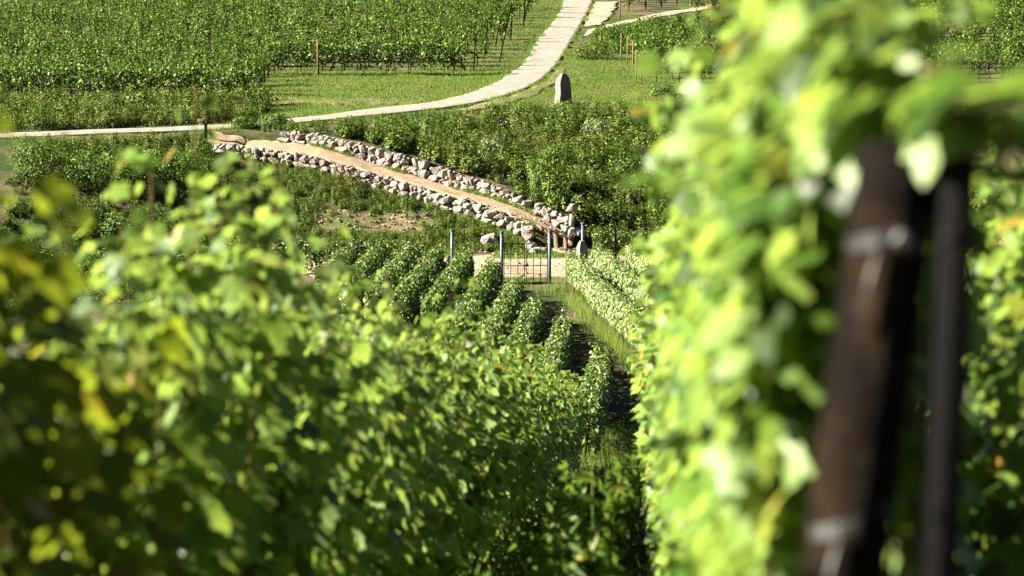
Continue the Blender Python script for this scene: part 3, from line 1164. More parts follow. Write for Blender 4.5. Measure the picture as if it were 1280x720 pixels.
rlx = np.array([p[0] for p in RL[::-1]]); rly = np.array([p[1] for p in RL[::-1]])
rrx = np.array([p[0] for p in RR[::-1]]); rry = np.array([p[1] for p in RR[::-1]])
U_ok = lambda x, y: (y > np.interp(x, rlx, rly) + .1)
D_ok = lambda x, y: (y < np.interp(x, rrx, rry) - .1) & (y > np.interp(x, crX, crY) - .3)
rgz = np.random.default_rng(8)
pts = np.concatenate([cloud(70000, (-13, 8), (112, 134), lambda x, y: U_ok(x, y) & (x < 2), rgz),
                      cloud(50000, (-8, 6), (128, 190), lambda x, y: U_ok(x, y) & (x > np.interp(y, [131, 150, 190], [-6, -4, -1])), rgz)])
grass("headland_grass", pts, .14, .035, M_GRASS, "rough grass between the far left vineyard and the road", 31)
pts = np.concatenate([cloud(90000, (-1, 16), (116, 142), lambda x, y: D_ok(x, y), rgz), cloud(26000, (-22, 0), (103, 118), lambda x, y: D_ok(x, y), rgz),
                      cloud(16000, (3, 9), (140, 180), lambda x, y: D_ok(x, y), rgz, 1, .45)])
grass("meadow_grass", pts, .10, .035, M_GRASS, "short bright green grass around the standing stone", 32)
ep = []
for E in (RL, RR):
    E = np.array(E[2:])
    dd = np.concatenate([[0], np.cumsum(np.linalg.norm(np.diff(E, axis=0), axis=1))])
    t = rgz.uniform(0, dd[-1], 9000)
    q = np.column_stack([np.interp(t, dd, E[:, 0]), np.interp(t, dd, E[:, 1])])
    k = vnoise(t * 1.1, t * 0 + 5) > .38
    ep.append((q + rgz.normal(0, .13, q.shape))[k])
grass("road_edge_grass", np.concatenate(ep), .20, .03, M_GRASS, "tufts of grass creeping over both edges of the road", 39)
# tall pale grass along the right wall of vines, aisle grass, path edges
pts = np.column_stack([rgz.uniform(0, 1, 9000), rgz.uniform(66, 88, 9000)])
pts[:, 0] = 2.15 + .106 * (88.5 - pts[:, 1]) - .22 - np.abs(rgz.normal(0, .38, 9000)) * (.3 + vnoise(pts[:, 1] * .5, pts[:, 1] * 0 + 4))
grass("tall_grass", pts[:4200][vnoise(pts[:4200, 0] * 2.5, pts[:4200, 1] * 1.5) > .42], .50, .016, M_TALL, "tall pale green grass at the foot of the right-hand vines", 33, .18)
aisle = lambda x, y: (x > ROW * y - 1.0) & (x < 2.0 + .106 * (88.5 - y))
pts = np.concatenate([cloud(60000, (-1, 6), (20, 89.5), lambda x, y: aisle(x, y) & (vnoise(x * 1.3, y * 1.3) > .40), rgz)])
grass("aisle_grass", pts, .11, .02, M_GRASS, "patchy grass on the shaded aisle running down to the gate", 34)
pts = cloud(26000, (-12, 3), (96.6, 99.5), lambda x, y: ~((x > 1.0) & (y > 97.5)), rgz, 1, .32)
grass("path_edge_grass", pts, .17, .03, M_GRASS, "green grass along the foot of the bank behind the sandy path", 35)
pts = np.concatenate([cloud(14000, (-12, 3.5), (91.4, 97.4), lambda x, y: np.ones_like(x, bool), rgz, 1, .66, 1.6),
                      cloud(6000, (-8, 8), (88.6, 91.8), lambda x, y: np.ones_like(x, bool), rgz, 1, .35)])
grass("path_tufts", pts, .10, .03, M_GRASS, "thin tufts of grass growing on the sandy path", 36)
# green tufts along the walls' feet and ramp edges
pw = []
for A, off, cnt in ((UPB, -.25, 9000), (LWB, -.35, 7000)):
    x = rgz.uniform(A[0][0], A[0][-1], cnt)
    y = np.interp(x, A[0], A[1]) + off + rgz.normal(0, .15, cnt)
    k = vnoise(x * .9 + off * 10, y * .5) > (.50 if off == -.25 else .35)
    pw.append(np.column_stack([x[k], y[k]]))
grass("wall_foot_grass", np.concatenate(pw), .22, .03, M_GRASS, "green tufts growing along the feet of the boulder walls", 37)
pts = cloud(30000, (.2, 4.6), (34, 62), lambda x, y: (x > ROW * y - 1.6) & (x < ROW * y + 1.6), rgz, 1, .36, 1.7)
grass("aisle_tall_grass", pts, .30, .014, M_GRASS, "taller rough grass on the aisle where the slope levels out", 40, .3)
# near the camera: undergrowth beneath the two near rows
pts = cloud(52000, (-2.2, 3.0), (2.5, 40), lambda x, y: (np.abs(x - ROW * y) < 1.7), rgz, 1, .35, 2.0)
M_SHADE = leaf_mat("shade darkened undergrowth leaf", [(0, G(.02, .045, .008)), (.7, G(.04, .075, .012)), (1, G(.09, .13, .03))], back=(.05, .08, .02), trans=(.15, .25, .03), tf=.2, rough=.6, spec=.15)  # darker copy of the grass leaf; the row's shade is put into its colour
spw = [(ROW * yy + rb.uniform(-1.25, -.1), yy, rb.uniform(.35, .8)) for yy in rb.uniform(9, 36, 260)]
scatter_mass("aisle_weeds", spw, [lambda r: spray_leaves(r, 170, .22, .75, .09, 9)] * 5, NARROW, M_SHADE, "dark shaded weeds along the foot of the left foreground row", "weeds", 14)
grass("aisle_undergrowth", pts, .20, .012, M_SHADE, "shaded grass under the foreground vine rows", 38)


# ---- bushes that can be told apart
def bush(x, y, w_, h_, mat, label, seed, n=900, leaf=.10, name="bush", cat="bush", group=None, template=ROUND):
    rng = np.random.default_rng(seed)
    e = empty(name, (x, y, T(x, y) - .03))
    P, N, D, s = dome_leaves(rng, n, w_ / 2, w_ / 2, h_, leaf, lobes=8)
    V, Fc = place(P, N, D, s, template)
    link("foliage", np_mesh("foliage", V, [Fc], [mat]), e)
    st = MB()
    for k in range(5):
        a = rng.uniform(0, 2 * math.pi)
        st.tube([(0, 0, 0), (math.cos(a) * w_ * .12, math.sin(a) * w_ * .12, h_ * .35), (math.cos(a) * w_ * .28, math.sin(a) * w_ * .28, h_ * .7)], [.025, .018, .008], 5, False)
    st.build("stems", M_BARK, e)
    tag(e, label, cat, group)
    return e


BU = [
    # px, py(base), d, w, h, mat, label
    (60, 232, 101.0, 3.4, 2.0, M_BUSH, "dark green bush on the left bank under the far left end of the road"),
    (125, 240, 100.6, 3.2, 2.1, M_BUSH, "bright green rounded bush on the left bank, the fullest below the road"),
    (190, 228, 101.6, 3.1, 1.8, M_BUSH, "green bush on the left bank below and left of the wooden signpost"),
    (238, 238, 101.4, 2.8, 1.9, M_BUSH, "bright leafy bush on the left bank directly below the wooden signpost"),
    (95, 285, 97.8, 3.0, 1.5, M_BUSH, "shaded bush at the foot of the left bank, left one of two"),
    (165, 290, 97.4, 3.0, 1.4, M_BUSH, "shaded bush at the foot of the left bank, right one of two"),
    (290, 232, 101.5, 1.9, 1.0, M_BUSH, "dark bush under the left end of the lower boulder wall"),
    (305, 176, 108.6, 1.3, .6, M_BUSH, "low bright green bush where the ramp meets the road"),
    (345, 163, 109.2, 1.6, .6, M_BUSH, "low green bush above the left end of the upper boulder wall"),
    (490, 165, 110.0, 2.0, .6, M_BUSH, "green bush on the bank edge below the road bend"),
    (540, 172, 110.5, 2.2, .8, M_BUSH, "leafy bush on the bank between the road bend and the upper wall"),
    (618, 205, 106.4, 1.3, 1.25, M_SILV, "silvery green shrub in the middle of the bank below the road"),
    (655, 150, 114.6, 2.2, .7, M_BUSH, "low bush on the bank top left of the standing stone"),
    (706, 215, 106.5, 2.3, 1.2, M_BUSH, "green bush in the middle of the bank below the standing stone"),
    (745, 175, 111.5, 1.6, 1.1, M_SILV, "silvery shrub on the bank right of the standing stone"),
    (805, 160, 113.5, 2.4, 1.0, M_BUSH, "dark bush at the top of the bank under the terrace vineyard"),
    (790, 215, 106.5, 2.4, 1.2, M_BUSH, "broad green bush on the right part of the bank"),
    (846, 235, 104.0, 2.6, 1.3, M_BUSH, "green bush on the bank beside the blurred right-hand leaves"),
    (760, 262, 101.5, 2.0, 1.0, M_BUSH, "bush low on the bank above the upright stone slab"),
    (300, 300, 95.0, 1.7, 1.2, M_PALE, "pale leafy shrub left of the cross row of vines"),
    (262, 322, 93.0, 2.2, 1.5, M_BUSH, "dark shrub rising behind the pale shoots of the left foreground"),
    (1232, 262, 97.5, 2.6, 2.0, M_BUSH, "dark green bush at the right edge, seen beyond the dark stake"),
    (1262, 298, 93.0, 2.8, 1.6, M_PALE, "pale leafy shrub at the right edge above the rusty rail"),
    (1250, 205, 103.0, 3.2, 1.5, M_BUSH, "upper green bush on the bank at the right edge"),
    (830, 118, 122.0, 1.7, .6, M_BUSH, "low green bush in front of the terrace vineyard corner"),
    (745, 68, 141.0, 2.4, 1.0, M_WEED, "flowering bush at the left corner of the terrace vineyard"),
]
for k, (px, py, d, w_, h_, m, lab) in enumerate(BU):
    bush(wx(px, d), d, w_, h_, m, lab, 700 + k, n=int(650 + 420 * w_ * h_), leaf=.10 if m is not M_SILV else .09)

# ------------------------------------------------------------------ boulder walls
def boulder_mesh(seed):
    rng = np.random.default_rng(seed)
    bm = bmesh.new()
    for _ in range(26):
        p = rng.uniform(-1, 1, 3)
        q = np.max(np.abs(p)) + 1e-6
        p = p / q * rng.uniform(.8, 1.0)
        p = p / (1 + .22 * (np.linalg.norm(p) - 1))
        bm.verts.new(Vector(p * .5))
    r = bmesh.ops.convex_hull(bm, input=list(bm.verts))
    for v in [g for g in r['geom_interior'] + r['geom_unused'] if isinstance(g, bmesh.types.BMVert)]:
        if v.is_valid:
            bm.verts.remove(v)
    bmesh.ops.dissolve_limit(bm, angle_limit=math.radians(14), verts=list(bm.verts), edges=list(bm.edges))
    bmesh.ops.bevel(bm, geom=list(bm.edges), offset=.018, segments=1, affect='EDGES', profile=.6)
    bmesh.ops.triangulate(bm, faces=list(bm.faces))
    bmesh.ops.subdivide_edges(bm, edges=list(bm.edges), cuts=1, use_grid_fill=True)
    for v in bm.verts:
        v.co += Vector(rng.normal(0, .006, 3))
    me = bpy.data.meshes.new("boulder")
    bm.to_mesh(me)
    bm.free()
    me.materials.append(M_ROCK)
    return me


BOUL = [boulder_mesh(900 + k) for k in range(9)]


def wall(base, top, n_max, label, seed, skip=0.0, x0=None, x1=None):
    rng = np.random.default_rng(seed)
    bx, by, bz = base
    tx, ty, tz = top
    e = empty("boulder_wall", (float(bx.mean()), float(by.mean()), float(bz.mean())))
    tag(e, label, "stone wall", "boulder walls beside the ramp")
    cnt = 0
    x = (bx[0] if x0 is None else x0)
    xe = bx[-1] if x1 is None else x1
    org = np.array(e.location)
    while x < xe and cnt < n_max:
        wdt = rng.uniform(.29, .55)
        xm = x + wdt / 2
        yb = float(np.interp(xm, bx, by)); yt = float(np.interp(xm, tx, ty))
        zb = T(xm, yb - .05)
        zt = float(np.interp(xm, tx, tz)) + .05
        H = max(.3, zt - zb)
        slope = math.atan2(float(np.interp(xm + .4, bx, by) - np.interp(xm - .4, bx, by)), .8)
        z = zb - .05
        nlay = 2 if H > .38 else 1
        if H > .85:
            nlay = 3
        for l in range(nlay):
            hh = H / nlay * rng.uniform(.95, 1.25)
            if nlay > 2 and l == nlay - 1 and rng.random() < skip:
                break
            o = link("boulder", BOUL[rng.integers(len(BOUL))], e)
            s = (wdt * rng.uniform(.95, 1.22) * (1 if l == 0 else rng.uniform(.7, 1.0)), rng.uniform(.5, .7), hh * 1.08)
            o.scale = s
            o.rotation_euler = (rng.normal(0, .12), rng.normal(0, .16), slope + rng.normal(0, .15))
            o.location = (xm - org[0] + rng.normal(0, .05), yb + (yt - yb) * (l + .4) / nlay - .05 - org[1] + rng.normal(0, .05), z + hh * .5 - org[2])
            z += hh * .9
            cnt += 1
        x += wdt * .93
    # small stones packed into the joints
    sm = MB()
    xa_, xb_ = (bx[0] if x0 is None else x0), xe
    for _ in range(260):
        xm = rng.uniform(xa_, xb_)
        yb = float(np.interp(xm, bx, by)); yt = float(np.interp(xm, tx, ty))
        zb = T(xm, yb - .05); zt = float(np.interp(xm, tx, tz)) + .05
        t = rng.random()
        sz = rng.uniform(.07, .17)
        bm = bmesh.new()
        for v in unit(rng.normal(0, 1, (12, 3))) * np.array([sz, sz * .8, sz * .7]):
            bm.verts.new(v)
        bmesh.ops.convex_hull(bm, input=list(bm.verts))
        sm.from_bm(bm, (xm - org[0], yb + (yt - yb) * t - .17 - org[1], zb + (zt - zb) * t - org[2]))
    q = sm.build("packing_stones", M_ROCK, e)
    q["kind"] = "stuff"
    return cnt


wall(UPB, UPT, 99, "upper boulder wall stepping up above the ramp from the gate towards the road", 41, .15)
LWX = tuple(np.concatenate([[v], a]) for v, a in zip((-12.9, 105.2, -8.75), LWB))
RPX = tuple(np.concatenate([[v], a]) for v, a in zip((-12.9, 105.4, -8.45), RPB))
wall(LWX, RPX, 100, "lower boulder wall holding up the near edge of the earth ramp", 42, .1, x1=.9)


def loose(x, y, s, label, seed, rz=None, group=None, mat=None, name="boulder"):
    rng = np.random.default_rng(seed)
    o = link(name, BOUL[seed % len(BOUL)])
    o.scale = s
    o.rotation_euler = (rng.normal(0, .08), rng.normal(0, .08), rng.uniform(-.6, .6) if rz is None else rz)
    o.location = (x, y, T(x, y) + s[2] * .40)
    tag(o, label, "boulder", group)
    return o


loose(wx(612, 98.6), 98.7, (.75, .6, .5), "large pinkish boulder low on the slope just under the lower wall", 3)
loose(wx(664, 98.3), 98.4, (.5, .4, .35), "grey boulder at the ramp foot above the gate's left leaf", 4)
loose(wx(672, 98), 98.0, (.8, .6, .26), "flat grey rock at the foot of the ramp above the gate", 5)
loose(wx(704, 98), 98.1, (.32, .3, .18), "small pale rock lying on the ramp foot left of the stone pillar", 6)
# scree on the ramp and bare slope
rk = np.random.default_rng(12)
mb = MB()
for _ in range(420):
    if rk.random() < .5:
        x = rk.uniform(-2, 2.8); y = rk.uniform(96.8, 99.8) + max(0, -x) * .8
    elif rk.random() < .6:
        x = rk.uniform(-8, -3.3); y = rk.uniform(99, 101)
    else:
        x = rk.uniform(-6, 4); y = rk.uniform(91.8, 97)
    s = rk.uniform(.03, .10)
    V = unit(rk.normal(0, 1, (8, 3))) * s * np.array([1, 1, .6])
    bm = bmesh.new()
    for v in V:
        bm.verts.new(v)
    bmesh.ops.convex_hull(bm, input=list(bm.verts))
    mb.from_bm(bm, (x, y, T(x, y) + s * .3 + .05))
o = mb.build("gravel", M_ROCK)
tag(o, "loose stones strewn over the ramp foot, path and bare slope", "gravel", None, "stuff")

# pillar of stacked stones where the upper wall ends
e = empty("stone_pillar", (wx(717, 98.6), 98.7, T(wx(717, 98.6), 98.7)))
tag(e, "pale pillar of stacked stones ending the upper wall beside the gate", "stone pillar")
for k, (dx, dz, s) in enumerate([(0.0, .25, (.45, .4, .55)), (-.05, .78, (.24, .26, .62)), (-.06, 1.28, (.46, .36, .38)), (.2, .3, (.4, .4, .42))]):
    o = link("stone", BOUL[(k * 2 + 1) % 9], e)
    o.location = (dx, 0, dz); o.scale = s; o.rotation_euler = (0, .05 * k, .3 * k)


def slab(name, x, y, w_, t_, h_, mat, label, cat, seed, lean=0.0, rz=0.0, taper=.75):
    """standing stone: rounded head, uneven sides"""
    rng = np.random.default_rng(seed)
    bm = bmesh.new()
    bmesh.ops.create_cube(bm, size=1.0)
    bmesh.ops.subdivide_edges(bm, edges=list(bm.edges), cuts=6, use_grid_fill=True)
    for v in bm.verts:
        u = v.co.z + .5
        k = 1 - (1 - taper) * u ** 1.5
        xx, yy = v.co.x * 2, v.co.y * 2
        rr_ = math.hypot(xx, yy)
        if u > .78:
            k *= math.sqrt(max(.08, 1 - ((u - .78) / .235) ** 2)) * .97 + .03
        kk = 1 / (1 + .16 * max(0, rr_ - 1))
        v.co.x = v.co.x * w_ * k * kk
        v.co.y = v.co.y * t_ * k * kk
        v.co.z = (u * (h_ + .2)) - .2
        nv = Vector((math.sin(v.co.z * 7 + seed), math.cos(v.co.z * 9 + v.co.x * 8), 0)) * .012
        v.co += nv + Vector(rng.normal(0, .007, 3))
        v.co.x += lean * u
    bm.normal_update()
    for f in bm.faces:
        f.smooth = False
    me = bpy.data.meshes.new(name)
    bm.to_mesh(me); bm.free()
    me.materials.append(mat)
    o = link(name, me)
    o.location = (x, y, T(x, y)); o.rotation_euler = (0, 0, rz)
    tag(o, label, cat)
    return o


xm, dm = wx(704, 118.0), 118.0
slab("standing_stone", xm, dm, .78, .5, 1.52, M_MENHIR, "tall weathered standing stone with rounded top on the bank beside the road", "standing stone", 4, lean=-.02, rz=.62, taper=.72)
slab("stone_slab", wx(727.5, 91.5), 91.5, .42, .28, 1.5, M_ROCK, "upright pinkish stone slab beside the rightmost blue-grey post", "stone slab", 7, lean=.03, rz=.5, taper=.9)
slab("stone_slab", wx(558.5, 91.0), 91.0, .34, .3, .95, M_DARKPOST, "dark stone slab leaning beside the leftmost blue-grey post", "stone slab", 9, lean=.12, rz=-.5, taper=.6)

# ------------------------------------------------------------------ gate and its posts
zg = T(.5, 90.0)


def steel_post(x, y, h, label, z=None):
    zz = T(x, y) if z is None else z
    e = empty("gate_post", (x, y, zz))
    tag(e, label, "post", "blue-grey steel posts around the gate")
    mb = MB(); mb.tube([(0, 0, -.3), (0, 0, h)], .058, 14); mb.build("shaft", M_GALV, e, True)
    mb = MB(); mb.tube([(0, 0, h), (0, 0, h + .035)], .088, 14); mb.build("cap", M_GALV, e)
    mb = MB(); mb.tube([(0, 0, h * .66), (0, 0, h * .66 + .03)], .064, 12); mb.build("clamp", M_GALV, e)
    return e


XL, XR = wx(627, 90), wx(687.5, 90)
steel_post(XL, 90, 1.98, "blue-grey steel post carrying the left leaf of the iron gate", zg)
steel_post(XR, 90, 2.02, "blue-grey steel post carrying the right leaf of the iron gate", zg)
steel_post(wx(564.5, 90.3), 90.3, 2.0, "leftmost blue-grey steel post, standing behind the vine rows")
steel_post(wx(729, 92.6), 92.6, 2.02, "rightmost blue-grey steel post, beside the upright stone slab")
e = empty("iron_gate", ((XL + XR) / 2, 90, zg))
tag(e, "low black iron gate with two barred and meshed leaves between steel posts", "gate")
W2 = (XR - XL) / 2 - .075
for sgn in (-1, 1):
    lf = MB()
    xa, xb = (-W2, -.025) if sgn < 0 else (.025, W2)
    for z in (.10, 1.56):
        lf.box(((xa + xb) / 2, 0, z), (xb - xa, .03, .042))
    for x in (xa + .012, xb - .012):
        lf.box((x, 0, .83), (.036, .03, 1.50))
    lo_ = link("gate_leaf", lf.mesh("gate_leaf", M_IRON), e)
    br = MB()
    for k in (1, 2):
        x = xa + (xb - xa) * k / 3
        br.box((x, .0, .83), (.030, .024, 1.44))
    for z in (.42, .74, 1.16 if sgn < 0 else 1.22):
        br.box(((xa + xb) / 2, .004, z), (xb - xa - .03, .014, .022))
    br.build("bars", M_IRON, lo_)
    ms = MB()
    nn = 9
    for k in range(1, nn):
        x = xa + (xb - xa) * k / nn
        ms.tube([(x, .014, .12), (x, .014, .78)], .0035, 4, False)
    for k in range(1, 9):
        z = .12 + .66 * k / 9
        ms.tube([(xa + .02, .018, z), (xb - .02, .018, z)], .0035, 4, False)
    ms.build("wire_mesh", M_IRON, lo_)
lt = MB(); lt.box((0, -.02, .74), (.22, .04, .07)); lt.box((.07, -.03, .78), (.035, .05, .12)); lt.build("latch", M_IRON, e)
sl = MB(); sl.box((0, .02, .02), (2 * W2 + .1, .09, .10), bev=.01); sl.build("sill", M_DARKPOST, e)
for sgn in (-1, 1):
    for z in (.35, 1.3):
        hg = MB(); hg.box((sgn * (W2 + .03), 0, z), (.08, .03, .03)); hg.build("hinge", M_IRON, e)

# slanting anchor posts
post_thing("anchor_post", wx(527, 91.4), 91.4, 1.1, .045, M_DARKPOST, "slanting dark anchor post at the left end of the sandy path", lean=(.45, 0))
post_thing("anchor_post", wx(765, 90.2), 90.2, 1.5, .045, M_DARKPOST, "slanting dark anchor post at the top of the right-hand vine rows", lean=(-.62, .2))
post_thing("trellis_post", wx(770, 93.6), 93.6, 1.8, .05, M_DARKPOST, "dark upright post behind the second right-hand vine row")
for k, (px, y, h) in enumerate([(708, 87.6, 1.35), (721, 85.5, 1.0), (730, 84.0, 1.15)]):
    post_thing("vine_stake", wx(px, y), y, h, .02, M_STAKE, "thin brown stake before the right-hand vines, %s from the gate" % NTH[k], "thin stakes along the grassy aisle")
post_thing("trellis_post", wx(718, 86.8), 86.8, .85, .05, M_STAKE, "short thick stump post with a flat top among tall grass at the aisle")
post_thing("trellis_post", wx(808, 70.5), 70.5, .9, .05, M_STAKE, "short lit wooden post at the near end of the grassy aisle wall")

# ------------------------------------------------------------------ signpost by the road
x, d = wx(257, 106.3), 106.3
e = empty("signpost", (x, d, T(x, d)))
tag(e, "short wooden signpost with pale arm boards at the left roadside", "signpost")
mb = MB(); mb.box((0, 0, .35), (.13, .11, 1.0), bev=.015); mb.build("post", M_DARKPOST, e)
mb = MB(); mb.box((-.10, -.075, .78), (.50, .04, .17), Matrix.Rotation(.12, 3, 'Y'), bev=.01); mb.build("arm_board", M_STAKE, e)
mb = MB(); mb.box((.17, -.03, .74), (.34, .04, .15), Matrix.Rotation(.35, 3, 'Z') @ Matrix.Rotation(-.1, 3, 'Y'), bev=.01); mb.build("arm_board", M_STAKE, e)

# ------------------------------------------------------------------ foreground posts on the right
def rough_post(name, p0, p1, r, mat, seg=20, rings=40, seed=3, knots=()):
    rng = np.random.default_rng(seed)
    bm = bmesh.new()
    p0, p1 = Vector(p0), Vector(p1)
    ax = (p1 - p0).normalized()
    a = ax.cross(Vector((0, 1, 0))).normalized(); b = ax.cross(a)
    V = []
    for i in range(rings + 1):
        t = i / rings
        c = p0.lerp(p1, t)
        row = []
        for k in range(seg):
            q = 2 * math.pi * k / seg
            rr_ = r * (1.05 - .1 * t) * (1 + .07 * math.sin(3 * q + seed) + .05 * math.sin(7 * q + 1) + .05 * float(vnoise(k * .8 + seed * 7, t * 9)) + rng.normal(0, .006))
            row.append(bm.verts.new(c + (a * math.cos(q) + b * math.sin(q)) * rr_))
        V.append(row)
    for i in range(rings):
        for k in range(seg):
            bm.faces.new((V[i][k], V[i][(k + 1) % seg], V[i + 1][(k + 1) % seg], V[i + 1][k]))
    top = [bm.verts.new(p1 + ax * .008 + (v.co - p1) * .6) for v in V[-1]]
    for k in range(seg):
        bm.faces.new((V[-1][k], V[-1][(k + 1) % seg], top[(k + 1) % seg], top[k]))
    bm.faces.new(top)
    bmesh.ops.recalc_face_normals(bm, faces=list(bm.faces))
    me = bpy.data.meshes.new(name)
    bm.to_mesh(me); bm.free()
    me.materials.append(mat)
    for p in me.polygons:
        p.use_smooth = True
    return me


yp = 3.0
A_top = (wx(1128, yp), yp, zof(186, yp))
A_low = (wx(1060, yp), yp - .03, zof(720, yp))
dirA = (Vector(A_top) - Vector(A_low))
gz = T(A_low[0], yp)
kA = (gz - .3 - A_low[2]) / dirA.z
A_base = Vector(A_low) + dirA * kA
e = empty("end_post", tuple(A_base))
tag(e, "thick dark leaning wooden post in blurred foreground, left of the thin stake", "wooden post")
link("shaft", rough_post("shaft", Vector((0, 0, 0)), Vector(A_top) - A_base, .052, M_DARKPOST), e)


def lerpA(t):
    return Vector(A_low) + dirA * t - A_base


for nm, t0, dz in (("wire_wrap", .80, .02), ("wire_wrap", .14, .0)):
    mb = MB()
    c = lerpA(t0)
    pts = []
    for k in range(37):
        q = k / 12 * 2 * math.pi
        pts.append((c.x + .053 * math.cos(q), c.y + .053 * math.sin(q), c.z + .006 * k / 12 + .02 * math.cos(q)))
    mb.tube(pts, .0022, 5)
    # tail of the wire running down to the next fixing
    mb.tube([(c.x - .02, c.y - .055, c.z), (c.x - .045, c.y - .06, c.z - .09), (c.x + .01, c.y - .055, c.z - .16)], .0022, 5)
    mb.build(nm, M_WIRE, e, True)
mb = MB()
c = lerpA(.80)
mb.box((c.x + .01, c.y - .058, c.z), (.03, .012, .022), Matrix.Rotation(.6, 3, 'Y'), bev=.003)
mb.build("wire_clamp", M_WIRE, e)
B_top = (wx(1190, 2.95), 2.95, zof(195, 2.95))
B_low = (wx(1180, 2.95), 2.95, zof(720, 2.95))
gz = T(B_low[0], 2.95)
e = empty("steel_stake", (B_low[0], 2.95, gz - .3))
tag(e, "thin dark upright stake in blurred foreground, right of the leaning wooden post", "stake")
mb = MB()
hB = B_top[2] - gz + .3
R = Matrix.Rotation(.02, 3, 'Y')
mb.box((.0, 0, hB / 2), (.046, .008, hB), R, bev=.002)
mb.box((-.018, .02, hB / 2), (.008, .032, hB), R, bev=.002)
mb.build("profile", M_BLACK, e)
for z in (hB - .1, hB - .45, hB - .8):
    mb = MB()
    mb.box((0.01, -.012, z), (.02, .018, .012))
    mb.build("wire_hook", M_BLACK, e)
# pale split pole between the two
mb = MB()
mb.tube([(wx(1146, 3.6), 3.6, T(.6, 3.6) - .2), (wx(1150, 3.6), 3.6, zof(500, 3.6)), (wx(1152, 3.6), 3.6, zof(260, 3.6))], [.012, .011, .009], 7)
o = mb.build("vine_stake", M_STAKE)
tag(o, "slim pale orange-brown stake between the leaning post and dark stake", "stake")

# trellis wires of the two near rows
for c, y0, y1, zs, lab in ((-1.3, 4.0, 50, (.62, 1.1, 1.6), "thin trellis wires running through the left foreground row"), (.21, 3.0, 27.5, (.7, 1.3, 1.95), "thin trellis wires running through the right foreground row")):
    mb = MB()
    yy = np.linspace(y0, y1, 30)
    for z in zs:
        for q in range(29):
            pass
        mb.tube([(c + ROW * a, a, float(terrain(c + ROW * a, a, False)) + z) for a in yy], .0016, 4, False)
    o = mb.build("trellis_wire", M_WIRE)
    tag(o, lab, "wire")
# intermediate posts of the near rows
for k, yq in enumerate((9.4, 15, 21, 27, 33, 39, 45)):
    post_thing("trellis_post", -1.3 + ROW * yq, yq, 1.78, .035, M_DARKPOST, "dark post hidden in the left foreground row, %s from the camera" % NTH[k], "posts of the left foreground row")
for k, yq in enumerate((9.5, 15.5, 21.5, 27.9)):
    post_thing("trellis_post", .21 + ROW * yq, yq, 1.95, .035, M_DARKPOST, "dark post inside the right foreground row, %s behind the leaning post" % NTH[k], "posts of the right foreground row")
post_thing("trellis_post", wx(1270, 8.2), 8.0, 1.1, .035, M_STAKE, "orange lit wooden post at the lower right edge under the vines", lean=(.04, 0))
# rusty rail beyond
mb = MB()
za = zof(306, 34.0)
xa = wx(1190, 34.0)
mb.box((xa + 1.2, 34.0, za), (3.2, .05, .06), bev=.006)
o = mb.build("rusty_rail", M_RUST)
for k in range(2):
    q = MB(); zz = T(xa + .3 + 1.9 * k, 34.03)
    q.box((xa + .3 + 1.9 * k, 34.06, (za + zz) / 2 - .05), (.06, .05, za - zz + .1))
    q.build("upright", M_RUST, o)
tag(o, "rusty brown rail behind the vines at the right edge", "rail")

# ---- shoots of the first right-hand vine reaching over the posts and out of the picture's top
def special(name, label, shoots, mat, group, seed, leaf=.088):
    rng = np.random.default_rng(seed)
    Lv = Leaves(); cn = MB()
    c = shoots[0][0]
    gx, gy = c[0], c[1]
    gzz = T(gx, gy)
    org = np.array([gx, gy, gzz])
    for pts in shoots:
        shoot(Lv, cn, np.array(pts) - org, rng, .016, leaf, leaf * .8, 0, jit=.06)
    e = empty(name, tuple(org))
    tag(e, label, "grapevine", group)
    link("foliage", Lv.mesh("foliage", LEAF0, mat), e)
    link("canes", cn.mesh("canes", M_CANE, True), e)
    t = MB(); t.tube([(0, 0, -.2), (.02, .01, .4), (0, .02, .8), (0, 0, shoots[0][0][2] - gzz)], [.03, .026, .02, .01], 7)
    t.build("trunk", M_BARK, e, True)
    return e


W = lambda px, py, d: (wx(px, d), d, zof(py, d))
special("grapevine", "blurred bright shoots arching over the tops of the two dark posts", [
    [W(1030, 420, 3.45), W(1040, 220, 3.3), W(1090, 130, 3.1), W(1180, 120, 2.95), W(1290, 105, 2.9)],
    [W(1030, 420, 3.45), W(1050, 200, 3.3), W(1120, 150, 3.1), W(1220, 140, 2.95), W(1300, 160, 2.95)],
    [W(1030, 420, 3.45), W(1000, 220, 3.4), W(1010, 90, 3.3), W(1060, 30, 3.2), W(1075, -60, 3.2)],
    [W(1030, 420, 3.45), W(980, 250, 3.5), W(985, 120, 3.5), W(990, 30, 3.5), W(1000, -80, 3.5)],
    [W(1030, 420, 3.45), W(1060, 260, 3.4), W(1050, 130, 3.2), W(1110, 70, 3.1), W(1170, 90, 3.0)],
    [W(1030, 420, 3.45), W(1000, 300, 3.4), W(950, 200, 3.5), W(940, 160, 3.7), W(925, 130, 3.9)],
    [W(1030, 420, 3.45), W(980, 300, 3.5), W(1020, 130, 3.5), W(1090, 100, 3.4), W(1140, 130, 3.3)],
    [W(1030, 420, 3.45), W(1010, 500, 3.5), W(990, 600, 3.5), W(960, 700, 3.6)],
    [W(1030, 420, 3.45), W(960, 430, 3.6), W(930, 500, 3.9), W(905, 640, 4.1)],
    [W(1030, 420, 3.45), W(960, 400, 3.6), W(945, 340, 3.9), W(925, 270, 4.1)],
    [W(1030, 420, 3.45), W(1000, 440, 3.5), W(970, 520, 3.6), W(940, 690, 3.8)],
], M_NEAR, GR, 51)

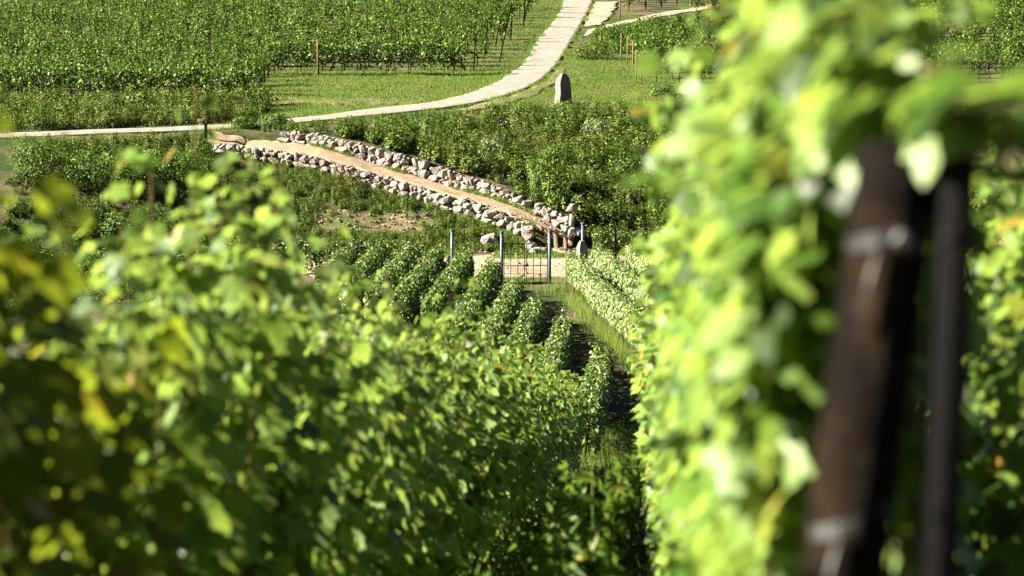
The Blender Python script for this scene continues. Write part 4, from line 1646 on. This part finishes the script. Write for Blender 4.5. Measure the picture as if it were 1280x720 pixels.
# tall weeds in the aisle near the camera
for k, (px, py, d, h, lab) in enumerate([(742, 545, 12.0, .75, "slender blurred green weed standing in the aisle, the tallest one"), (715, 575, 13.0, .6, "blurred green weed in the aisle left of the tallest one"),
                                        (765, 640, 9.5, .5, "low feathery blurred weed in the aisle at the bottom of the picture"), (690, 650, 10.0, .5, "low blurred weed at the foot of the left foreground row")]):
    rng = np.random.default_rng(60 + k)
    x = wx(px, d)
    zt = zof(py, d)
    z0 = T(x, d)
    hh = zt - z0
    n = 150
    P, N, D, s = spray_leaves(rng, n * 2, .09, hh, .15, 6)
    V, Fc = place(P, N, D, s, NARROW)
    e = empty("weed_plant", (x, d, z0))
    tag(e, lab, "weed")
    link("leaves", np_mesh("leaves", V, [Fc], [M_GRASS]), e)
    st = MB(); st.tube([(0, 0, -.05), (.01, 0, hh * .5), (.0, .01, hh * .95)], [.006, .005, .002], 5)
    st.build("stem", M_GRASS, e)

# ------------------------------------------------------------------ dark trees closing the view above the left field
def tree(x, y, h, r, label, seed):
    rng = np.random.default_rng(seed)
    e = empty("forest_tree", (x, y, T(x, y)))
    tag(e, label, "tree", "dark trees above the far left vineyard")
    t = MB()
    t.tube([(0, 0, -.3), (.1, 0, h * .3), (0, .1, h * .6), (.1, 0, h * .85)], [.28, .2, .13, .05], 8)
    for k in range(7):
        a = rng.uniform(0, 2 * math.pi); z = h * rng.uniform(.2, .6)
        t.tube([(0, 0, z), (math.cos(a) * r * .4, math.sin(a) * r * .4, z + h * .1), (math.cos(a) * r * .8, math.sin(a) * r * .8, z + h * .16)], [.09, .06, .02], 5)
    t.build("trunk", M_BARK, e, True)
    n = 5200
    P = []; N = []; D = []
    for k in range(26):
        a = rng.uniform(0, 2 * math.pi); q = r * math.sqrt(rng.random()) * .8
        c = np.array([math.cos(a) * q, math.sin(a) * q, h * rng.uniform(.18, .85)])
        m = n // 26
        u = unit(rng.normal(0, 1, (m, 3)))
        P.append(c + u * r * rng.uniform(.22, .42) * rng.uniform(.5, 1.05, (m, 1)))
        N.append(u + rng.normal(0, .5, (m, 3))); D.append(rng.normal(0, 1, (m, 3)))
    V, Fc = place(np.concatenate(P), np.concatenate(N), np.concatenate(D), rng.uniform(.16, .34, sum(len(p) for p in P)), ROUND)
    link("crown", np_mesh("crown", V, [Fc], [M_TREE]), e)


for k in range(7):
    tree(-46 + k * 4.4 + (k % 2) * .7, 194 + (k % 3) * 2.5, 8 + (k % 3), 3.4, "dark tree, %s from the left along the top left corner" % NTH[k], 800 + k)
print("vines:", NV[0])
